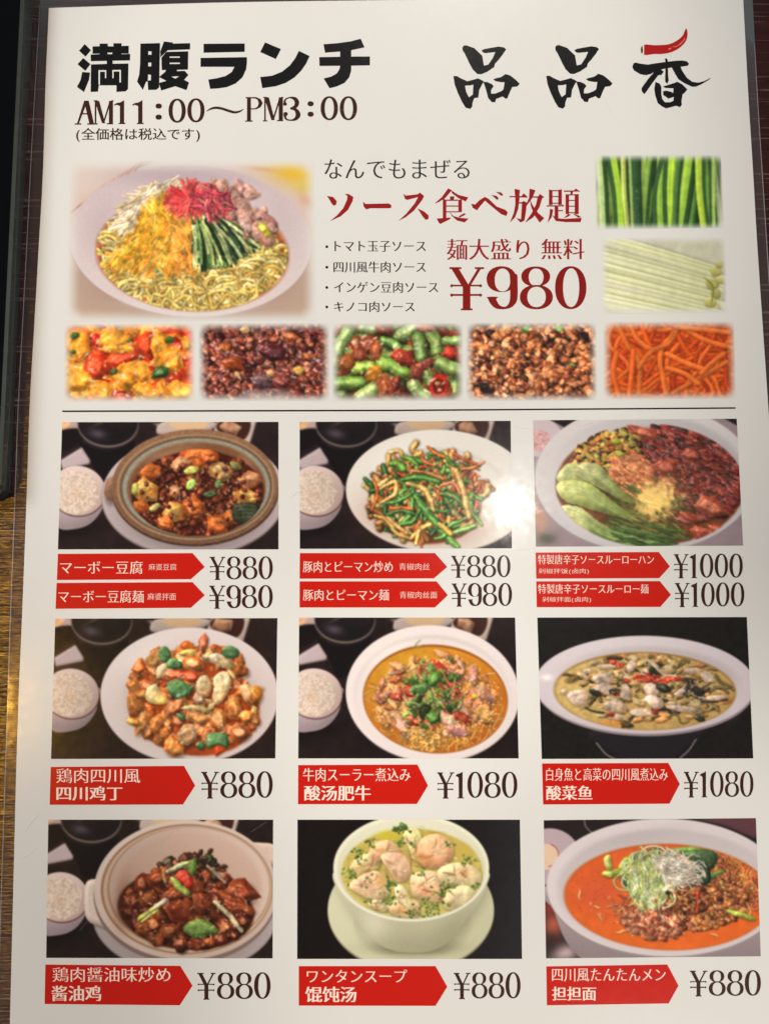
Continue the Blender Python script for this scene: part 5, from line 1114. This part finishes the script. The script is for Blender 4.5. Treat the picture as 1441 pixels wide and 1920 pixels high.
s.loops(brush([(387, 209, .6), (394, 204.5, 3), (404, 202, 4.4), (416, 203.5, 4.6), (428, 207.5, 4.8), (440, 210.5, 4.4), (450, 208.5, 3), (457, 204, .6)]))
put(C7, bar(303, 542, 338, 752)); put(C7, bar(286, 749, 354, 759)); put(C7, bar(290, 538, 340, 548)); put(C7, [(330, 538), (385, 538), (425, 555), (445, 592), (425, 630), (385, 648), (330, 650)], [(338, 550), (375, 550), (398, 562), (408, 592), (398, 624), (375, 638), (338, 640)])
put(C7, bar(458, 540, 472, 750)); put(C7, [(458, 540), (500, 540), (552, 745), (522, 745)]); put(C7, [(594, 540), (610, 540), (544, 745), (530, 745)]); put(C7, bar(588, 540, 626, 748)); put(C7, bar(446, 747, 486, 757)); put(C7, bar(572, 745, 628, 755)); put(C7, bar(448, 536, 482, 545)); put(C7, bar(608, 536, 630, 545))
put(C7, brush([(640, 600, 22), (648, 560, 14), (690, 542, 12), (735, 555, 34), (752, 590, 40), (735, 625, 30), (690, 641, 10)])); put(C7, brush([(690, 641, 10), (740, 652, 28), (762, 695, 44), (742, 732, 30), (700, 746, 12), (655, 735, 16), (642, 695, 26)]))
put(C7, ring(645, 600, 17, 16, 18)); put(C7, ring(650, 690, 20, 18, 18))
for y_ in (598, 692): put(C7, ring(875, y_, 28, 23, 20))
for x_, y_ in ((1043, 638), (1215, 638)): put(C7, ring(x_, y_, 78, 108), ring(x_, y_, 41, 92))
s.build('hours_lettering', ink(BROWN), menu, 'dark brown opening hours with serifs')

s = Sheet(Z1); lettering(s, '(全価格は税込です)', 143, 240, 375, 266, .002, .02); s.build('tax_note', ink(BROWN), menu, 'small dark brown note in brackets')

# --- brush written shop sign with the chilli
PIN = [[(255, 180), (275, 150), (320, 142), (400, 170), (470, 195), (520, 245), (610, 330), (640, 510), (720, 490), (800, 370), (845, 265), (660, 285), (625, 270), (595, 240), (640, 212), (760, 190), (900, 165), (1000, 180), (1040, 215), (985, 300), (900, 410), (840, 475), (825, 535), (700, 620), (590, 665), (520, 660), (440, 580), (385, 480), (300, 300), (255, 230)]]
PIN2 = [[(90, 700), (150, 695), (220, 735), (340, 790), (440, 765), (535, 738), (610, 775), (640, 795), (600, 860), (555, 950), (540, 1085), (465, 1095), (435, 1180), (430, 1250), (390, 1290), (310, 1265), (250, 1170), (170, 1000), (115, 850)], [(300, 870), (400, 865), (450, 850), (440, 1030), (370, 1080), (320, 980)]]
PIN3 = [[(630, 800), (700, 805), (780, 840), (815, 880), (770, 945), (770, 1015), (850, 1010), (950, 970), (990, 940), (1000, 880), (1010, 805), (960, 810), (850, 790), (805, 755), (860, 735), (950, 715), (1030, 660), (1120, 690), (1220, 770), (1285, 835), (1240, 885), (1150, 895), (1110, 980), (1060, 1100), (1025, 1105), (980, 1065), (860, 1110), (840, 1170), (780, 1165), (715, 1090), (680, 950)]]
for ox, oy in ((840, 70), (1013.8, 69.5)):
    s = Sheet(Z1)
    for g_ in (PIN, PIN2, PIN3): s.loops(*crop(g_, ox, oy, 9.607))
    s.build('brush_character', ink(BLACK), menu)
s = Sheet(Z1)
for g_ in [[(40, 680), (60, 620), (100, 605), (180, 625), (300, 640), (420, 620), (600, 595), (590, 545), (612, 530), (635, 555), (640, 590), (780, 575), (880, 570), (960, 585), (998, 625), (975, 660), (870, 675), (700, 690), (560, 715), (460, 740), (420, 760), (350, 800), (270, 820), (170, 800), (70, 740)], [(430, 740), (500, 700), (570, 760), (530, 815), (480, 820), (380, 950), (270, 1110), (240, 1140), (200, 1090), (195, 1040), (300, 890)], [(600, 690), (640, 690), (645, 830), (655, 910), (630, 965), (595, 930), (595, 830)],
           [(700, 680), (850, 660), (880, 740), (960, 860), (1050, 930), (1150, 945), (1250, 920), (1370, 860), (1330, 900), (1200, 975), (1120, 1010), (1050, 1015), (930, 960), (820, 890), (760, 790)],
           [(430, 930), (500, 960), (530, 1010), (530, 1140), (545, 1220), (590, 1275), (680, 1275), (735, 1250), (740, 1185), (650, 1215), (560, 1150), (560, 1090), (620, 1080), (700, 1100), (730, 1120), (735, 1040), (600, 1035), (555, 1010), (640, 985), (720, 960), (800, 930), (880, 970), (970, 1060), (920, 1120), (890, 1140), (870, 1250), (875, 1320), (845, 1360), (780, 1335), (610, 1380), (540, 1345), (470, 1290), (425, 1150), (412, 1050)]]:
    s.loops(*crop([g_], 1180, 50, 9.006))
s.build('brush_character', ink(BLACK), menu)
s = Sheet(Z1); s.loops(*crop([spline([(235, 310), (400, 312), (560, 308), (680, 290), (800, 230), (890, 150), (920, 80), (950, 30), (972, 90), (965, 190), (920, 280), (820, 370), (700, 430), (560, 460), (400, 462), (238, 472)], 3)], 1180, 50, 9.006))
pep = s.build('chili_emblem', ink((168, 22, 22)), menu, 'red chilli pepper drawn over the last brush character')
s = Sheet(Z2)
for g_ in ([(640, 372), (690, 352), (700, 375), (660, 392)], [(700, 345), (800, 320), (890, 240), (930, 175), (928, 220), (860, 300), (770, 345)]): s.loops(*crop([g_], 1180, 50, 9.006))
s.build('highlight', ink((222, 110, 100)), pep)
s = Sheet(Z2); s.loops(*crop([[(214, 306), (238, 304), (238, 478), (214, 474)]], 1180, 50, 9.006)); s.build('cap', ink((240, 214, 204)), pep)
s = Sheet(Z2 + 3e-5); s.loops(*crop([ring(202, 388, 17, 60, 20)], 1180, 50, 9.006)); s.build('stem', ink((58, 62, 36)), pep)

# --- offer lettering
s = Sheet(Z1); lettering(s, 'なんでもまぜる', 608, 299, 880, 335, -.012, .034); s.build('offer_line', ink((44, 44, 42)), menu, 'thin dark grey line of offer text')
s = Sheet(Z1)
for g_ in [[(72, 128), (140, 140), (180, 185), (172, 222), (145, 235), (120, 205), (95, 160)], [(265, 108), (310, 108), (358, 140), (350, 185), (300, 280), (220, 350), (105, 402), (180, 340), (250, 260), (290, 170), (295, 130)], [(462, 190), (490, 215), (740, 210), (770, 230), (765, 258), (740, 262), (540, 262), (498, 275), (470, 245)], [(898, 105), (925, 125), (1050, 112), (1078, 92), (1122, 130), (1100, 175), (1010, 290), (920, 360), (845, 398), (930, 320), (1020, 210), (1058, 140), (940, 172), (915, 160)], [(1050, 262), (1120, 295), (1172, 340), (1170, 375), (1140, 388), (1105, 350), (1075, 300)]]:
    s.loops(*crop([g_], 600, 345, 5.764))
for g_ in [[(148, 40), (182, 58), (120, 130), (60, 168), (20, 182), (90, 120)], [(176, 58), (240, 100), (335, 125), (310, 162), (240, 130), (182, 85)], [(165, 115), (205, 115), (200, 145), (165, 145)], [(98, 130), (130, 150), (130, 345), (98, 345)], [(242, 150), (275, 140), (275, 262), (242, 262)], bar(130, 145, 242, 156), bar(130, 200, 242, 210), bar(130, 254, 242, 264), [(40, 322), (165, 312), (170, 325), (75, 372), (60, 360)], [(160, 262), (200, 300), (260, 315), (338, 322), (300, 358), (230, 340), (185, 300)], [(300, 270), (310, 285), (255, 312), (245, 300)],
           [(362, 185), (400, 190), (440, 150), (488, 120), (520, 135), (600, 210), (680, 240), (702, 265), (688, 298), (640, 280), (560, 215), (490, 155), (450, 200), (415, 245), (375, 220)], [(590, 72), (640, 78), (660, 100), (645, 112)], [(550, 102), (600, 110), (618, 135), (602, 148)],
           [(765, 45), (815, 55), (810, 112), (770, 112)], [(718, 112), (830, 112), (850, 85), (885, 118), (885, 126), (718, 122)], [(772, 118), (812, 118), (800, 230), (770, 310), (722, 358), (758, 270), (772, 190)], [(800, 170), (835, 168), (846, 158), (880, 172), (872, 250), (858, 340), (820, 358), (782, 318), (825, 328), (834, 182), (800, 182)],
           [(905, 42), (960, 58), (930, 130), (875, 205), (862, 208), (900, 130)], [(925, 115), (985, 115), (1002, 92), (1042, 122), (1030, 130), (925, 126)], [(980, 122), (1025, 122), (1000, 210), (940, 310), (862, 362), (925, 270), (965, 190)], [(908, 140), (935, 200), (985, 270), (1042, 318), (1000, 360), (950, 290), (918, 210)],
           [(1085, 50), (1118, 58), (1118, 195), (1085, 195)], [(1172, 55), (1205, 48), (1205, 195), (1172, 195)], bar(1118, 57, 1172, 67), bar(1118, 112, 1172, 121), bar(1118, 174, 1172, 184), [(1065, 198), (1205, 198), (1215, 188), (1228, 208), (1065, 210)], bar(1138, 210, 1172, 325), bar(1170, 243, 1215, 253), [(1095, 230), (1125, 240), (1110, 310), (1072, 362), (1090, 290)], [(1115, 288), (1160, 318), (1230, 325), (1390, 315), (1380, 355), (1240, 355), (1150, 345)],
           [(1225, 60), (1318, 60), (1335, 42), (1378, 70), (1225, 73)], bar(1240, 95, 1272, 280), bar(1325, 94, 1362, 280), bar(1272, 96, 1325, 106), bar(1272, 148, 1325, 157), bar(1272, 202, 1325, 211), bar(1272, 262, 1325, 272), [(1285, 72), (1310, 72), (1302, 98), (1285, 98)], [(1262, 280), (1290, 285), (1262, 305), (1222, 318)], [(1305, 276), (1345, 286), (1385, 306), (1360, 314)]]:
    s.loops(*crop([g_], 810, 345, 4.969))
s.build('offer_heading', ink(RED), menu, 'large dark red heading beside the noodle photo')
for t_, x0, x1, y0, y1 in (('トマト玉子ソース', 627, 798, 452, 472), ('四川風牛肉ソース', 625, 798, 490, 511), ('インゲン豆肉ソース', 626, 821, 528, 549), ('キノコ肉ソース', 626, 777, 565, 585)):
    s = Sheet(Z1); lettering(s, t_, x0, y0, x1, y1, -.012, .05); s.loops(ring(612.5, (y0 + y1) / 2 + .5, 2.6, 2.6, 14)); s.build('sauce_line', ink(BLACK), menu)
s = Sheet(Z1); lettering(s, '麺大盛り', 837, 448, 992, 487, -.014, .055); lettering(s, '無料', 1014, 448, 1095, 486, -.014, .055); s.build('offer_note', ink(RED), menu, 'dark red note above the big price')

# --- prices
DG = {}
DG['0'] = (160, 312, [[ring(1232 - 1080, 510, 152, 208), ring(1236 - 1080, 510, 79, 188)]])
DG['8'] = (160, 320, [[ring(892 - 738, 402, 140, 97), ring(896 - 738, 409, 72, 85)], [ring(898 - 738, 602, 160, 118), ring(900 - 738, 600, 90, 99)]])
DG['9'] = (150, 300, [[ring(552 - 408, 428, 145, 125), ring(562 - 408, 436, 76, 111)], [spline([(228, 380), (292, 380), (300, 450), (300, 600), (282, 660), (232, 705), (152, 720), (82, 708), (37, 665), (12, 618), (7, 600), (112, 600), (92, 620), (117, 670), (152, 694), (192, 690), (220, 650), (228, 580), (228, 450)], 3)]])
DG['¥'] = (165, 340, [[[(20, 328), (92, 328), (182, 478), (204, 500), (204, 716), (130, 716), (130, 510)]], [[(274, 328), (306, 328), (204, 492), (182, 480)]], [bar(0, 312, 117, 330)], [bar(247, 312, 337, 330)], [bar(112, 712, 224, 730)], [[(5, 490), (20, 476), (34, 482), (290, 482), (304, 476), (320, 490), (304, 510), (290, 498), (34, 498), (20, 510)]], [[(5, 580), (20, 566), (34, 572), (290, 572), (304, 566), (320, 580), (304, 602), (290, 590), (34, 590), (20, 602)]]])
DG['1'] = (80, 210, [[[(60, 398), (20, 372), (4, 380), (0, 366), (30, 340), (80, 330), (138, 302), (138, 716), (64, 716)]], [bar(38, 712, 168, 726)]])
def price(text, x0, y0, x1, y1, rgb, label, skew=0.):
    W = 0; pieces = []
    for ch in text:
        _, w, gs = DG[ch]
        for lps in gs: pieces.append([[(x + W, y) for x, y in lp] for lp in lps])
        W += w + 22
    W -= 22; s = Sheet(Z1)
    for lps in pieces: s.loops(*[[(x0 + x / W * (x1 - x0), y1 + (y - 726) / 424 * (y1 - y0) + skew * x / W) for x, y in lp] for lp in lps])
    return s.build('price', ink(rgb), menu, label)
price('¥980', 842, 499, 1100, 581, DRED, 'largest price in dark red')
for a in [('¥880', 393, 1043, 512, 1087), ('¥980', 392, 1097, 512, 1141), ('¥880', 845, 1041, 957, 1083), ('¥980', 846, 1093, 960, 1137), ('¥1000', 1262, 1038, 1392, 1084), ('¥1000', 1264, 1092, 1395, 1138),
          ('¥880', 377, 1446, 512, 1497), ('¥1080', 819, 1447, 970, 1497), ('¥1080', 1281, 1446, 1412, 1495), ('¥880', 370, 1823, 508, 1874), ('¥880', 850, 1823, 976, 1873), ('¥880', 1292, 1819, 1426, 1868)]:
    price(*a, BROWN, None)

# --- rule across the sheet
s = Sheet(Z1); s.loops([(117, 769.6), (740, 768), (1378, 763.6), (1378, 766.4), (740, 771), (117, 772.6)]); s.build('divider_line', ink((24, 20, 22)), menu)

# --- red arrow banners and their lettering
BN = [
 ([(109, 1038.5), (361, 1037), (384, 1063), (358, 1086), (107, 1087.5)], [('マーボー豆腐', 113, 1052, 268, 1076, 0), ('麻婆豆腐', 279, 1057, 331, 1069, 0)]),
 ([(106.5, 1093), (361, 1091.5), (384, 1116), (358, 1139.5), (104.5, 1141.5)], [('マーボー豆腐麺', 110, 1107, 270, 1130, 0), ('麻婆拌面', 277, 1112, 330, 1125, 0)]),
 ([(562, 1037), (815, 1037), (838, 1063), (813, 1084.5), (561.5, 1085)], [('豚肉とピーマン炒め', 568, 1052, 736, 1073, 0), ('青椒肉丝', 748, 1056, 805, 1069, 0)]),
 ([(561.5, 1090), (818, 1090), (839, 1116), (815, 1139), (561.5, 1139)], [('豚肉とピーマン麺', 568, 1105, 729, 1126, 0), ('青椒肉丝面', 749, 1109, 819, 1122, 0)]),
 ([(1003.5, 1036), (1234, 1035), (1255, 1062), (1235, 1084), (1004.5, 1085)], [('特製唐辛子ソースルーローハン', 1008, 1040, 1225, 1058, 0), ('剁椒拌饭(卤肉)', 1009, 1066, 1103, 1077, 0)]),
 ([(1004.5, 1090), (1236, 1089.5), (1257, 1115), (1237, 1138), (1005.5, 1138.5)], [('特製唐辛子ソースルーロー麺', 1008, 1095, 1215, 1113, 0), ('剁椒拌面(卤肉)', 1016, 1119, 1107, 1130, 0)]),
 ([(95.5, 1438), (345, 1436), (366, 1473), (343, 1508.5), (93.5, 1509)], [('鶏肉四川風', 106, 1441, 263, 1468, 0), ('四川鸡丁', 106, 1474, 230, 1501, 1)]),
 ([(559, 1434.5), (782, 1433.5), (802, 1473), (781, 1507.5), (558.5, 1508)], [('牛肉スーラー煮込み', 568, 1440, 769, 1465, 0), ('酸汤肥牛', 570, 1473, 695, 1501, 1)]),
 ([(1015.5, 1431.5), (1252, 1430.5), (1273.5, 1470), (1254, 1507), (1017.5, 1508.5)], [('白身魚と高菜の四川風煮込み', 1023, 1440, 1251, 1464, 0), ('酸菜鱼', 1023, 1473, 1110, 1500, 1)]),
 ([(85.5, 1808.5), (338, 1811), (361, 1848), (337, 1885), (84, 1882.5)], [('鶏肉醤油味炒め', 99, 1814, 320, 1841, 0), ('酱油鸡', 97, 1848, 190, 1877, 1)]),
 ([(560, 1811.5), (816, 1811.5), (838, 1850), (816, 1886), (560, 1885.5)], [('ワンタンスープ', 575, 1818, 763, 1842, 0), ('馄饨汤', 572, 1850, 668, 1879, 1)]),
 ([(1023.5, 1812), (1250, 1808.5), (1271, 1848), (1252.5, 1881.5), (1024.5, 1885)], [('四川風たんたんメン', 1034, 1816, 1247, 1840, 0), ('担担面', 1034, 1850, 1117, 1876, 1)]),
]
for lp, txt in BN:
    s = Sheet(Z1); s.loops(lp); b_ = s.build('red_banner', ink(BANNER), menu)
    for t_, x0, y0, x1, y1, bold in txt:
        s = Sheet(Z2); lettering(s, t_, x0, y0, x1, y1, -.004 if bold else -.012, .06 if bold else .04 if y1 - y0 > 15 else .012); s.build('lettering', ink(WHITE), b_)

# --- printed photographs
def lin_arr(a): return np.where(a <= .04045, a / 12.92, ((a + .055) / 1.055) ** 2.4)
def picture(g, label, names, halves=0):
    """sheet of the picture's quad, one vertex per sample of the print; its pieces (names by id) are sub-parts"""
    q = g.quad; D = .95
    nx_ = int(np.linalg.norm(q[1] - q[0]) * D); ny_ = int(np.linalg.norm(q[3] - q[0]) * D)
    a, b = np.meshgrid(np.linspace(0, 1, nx_), np.linspace(0, 1, ny_))
    a, b = a[..., None], b[..., None]
    PX = (q[0] * (1 - a) + q[1] * a) * (1 - b) + (q[3] * (1 - a) + q[2] * a) * b
    X = np.clip((PX[..., 0] - g.x0) * g.R, 0, g.W - 1.01); Y = np.clip((PX[..., 1] - g.y0) * g.R, 0, g.H - 1.01)
    i, j = Y.astype(int), X.astype(int); fy, fx = (Y - i)[..., None], (X - j)[..., None]
    I = g.img; Cc = (I[i, j] * (1 - fx) + I[i, j + 1] * fx) * (1 - fy) + (I[i + 1, j] * (1 - fx) + I[i + 1, j + 1] * fx) * fy
    Cc = lin_arr(Cc) * INK
    W3 = at_many(PX.reshape(-1, 2), Z1); Cf = np.concatenate([Cc.reshape(-1, 3), np.ones((nx_ * ny_, 1))], 1)
    pid = g.part[np.round(Y).astype(int), np.round(X).astype(int)][:-1, :-1].reshape(-1)
    idx = (np.arange(ny_ - 1)[:, None] * nx_ + np.arange(nx_ - 1)[None]).reshape(-1)
    quads = np.stack([idx, idx + nx_, idx + nx_ + 1, idx + 1], 1)
    def part(name, sel, parent, lab=None):
        Q = quads[sel]; use, inv = np.unique(Q, return_inverse=True); inv = inv.reshape(-1)
        me = bpy.data.meshes.new(name); me.vertices.add(len(use)); me.vertices.foreach_set('co', W3[use].astype(np.float32).ravel())
        me.loops.add(len(inv)); me.loops.foreach_set('vertex_index', inv.astype(np.int32))
        me.polygons.add(len(Q)); me.polygons.foreach_set('loop_start', np.arange(0, len(inv), 4, dtype=np.int32))
        me.update(calc_edges=True)
        at_ = me.color_attributes.new('ink', 'FLOAT_COLOR', 'POINT'); at_.data.foreach_set('color', Cf[use].astype(np.float32).ravel())
        me.materials.append(PHOTO)
        o = bpy.data.objects.new(name, me); col.objects.link(o); o.parent = parent
        if lab: o['label'] = lab
        return o
    ids = [k for k in names if (pid == k).sum() > 60]
    bgm = ~np.isin(pid, ids)
    if halves:                  # the backdrop shows in separate places round the bowl
        cx_, cy_ = (np.arange(len(pid)) % (nx_ - 1)) / nx_, (np.arange(len(pid)) // (nx_ - 1)) / ny_
        zone = (cx_ > .5).astype(int) + ((cx_ > .5) & (cy_ > .5)) * (halves > 2)
        base = part('dish_photo', bgm & (zone == 0), menu, label)
        for z in range(1, halves):
            if (bgm & (zone == z)).sum() > 20: part('backdrop', bgm & (zone == z), base)
    else: base = part('dish_photo' if names else 'food_photo', bgm, menu, label)
    for k in ids: part(names[k], pid == k, base)
    return base

BOWLS = {2: 'rice_bowl', 3: 'soup_bowl'}
picture(dish_mapo(), 'photo of tofu in dark sauce in a brown clay pot', {1: 'clay_pot', 4: 'food', **BOWLS})
picture(dish_pepper(), 'photo of shredded pork with green peppers on a white plate', {1: 'plate', 4: 'food', **BOWLS})
picture(dish_luroufan(), 'photo of a bowl with dark red meat and green pak choi', {1: 'bowl', 4: 'food'}, 3)
picture(dish_chicken(), 'photo of diced chicken with onion and green pepper on a white plate', {1: 'plate', 4: 'food', **BOWLS})
picture(dish_sourbeef(), 'photo of beef in orange broth topped with green herbs', {1: 'bowl', 4: 'food', **BOWLS})
picture(dish_fish(), 'photo of white fish pieces in a wide bowl on black', {1: 'bowl', 4: 'food'})
picture(dish_soychicken(), 'photo of brown braised chicken in a white pot', {1: 'pot', 4: 'food', **BOWLS})
picture(dish_wonton(), 'photo of wonton soup in a cream bowl and saucer on black', {1: 'bowl', 4: 'food'}, 2)
picture(dish_tantan(), 'photo of noodles in red-orange soup with minced meat', {1: 'bowl', 4: 'food'})
picture(pic_coldnoodles(), 'soft edged photo of cold noodles with colourful toppings', {1: 'plate', 4: 'food'})
picture(pic_tomatoegg(), 'soft edged photo of tomato and scrambled egg', {})
picture(pic_mince('dark'), 'soft edged photo of dark glossy minced beef', {})
picture(pic_beans(), 'soft edged photo of green beans with meat', {})
picture(pic_mince('light'), 'soft edged photo of browned mince with mushrooms', {})
picture(pic_carrot(), 'soft edged photo of shredded carrot', {})
picture(pic_cucumber(), 'soft edged photo of green cucumber strips', {})
picture(pic_daikon(), 'soft edged photo of pale white vegetable sticks', {})

# --- wear on the film: hairline scratches
rs_ = random.Random(4)
SC = [[(541, 935), (556, 924), (572, 914), (588, 905)], [(48, 1560), (60, 1542), (74, 1528)], [(40, 1612), (58, 1600), (70, 1590)], [(300, 1588), (330, 1552)], [(150, 1745), (172, 1718)], [(1040, 905), (1120, 884), (1190, 868)], [(960, 800), (1008, 806)], [(930, 1036), (1004, 1028)], [(1086, 800), (1112, 792)], [(226, 1338), (262, 1330)], [(620, 200), (668, 214)], [(1130, 180), (1146, 214)], [(470, 1560), (500, 1541)], [(96, 1702), (128, 1694)], [(1265, 940), (1330, 925)]]
SCR = clear_film_mat('scuffed film', .34, (1., 1., 1.))
for k_, P_ in enumerate(SC):
    w_ = .9 if k_ == 0 else .55 + .35 * rs_.random()
    s = Sheet(ZP + 1.4e-4); s.loops(brush([(x, y, w_ * (1 if 0 < i < len(P_) - 1 else .4)) for i, (x, y) in enumerate(P_)], 6)); s.build('scratch', SCR, menu)
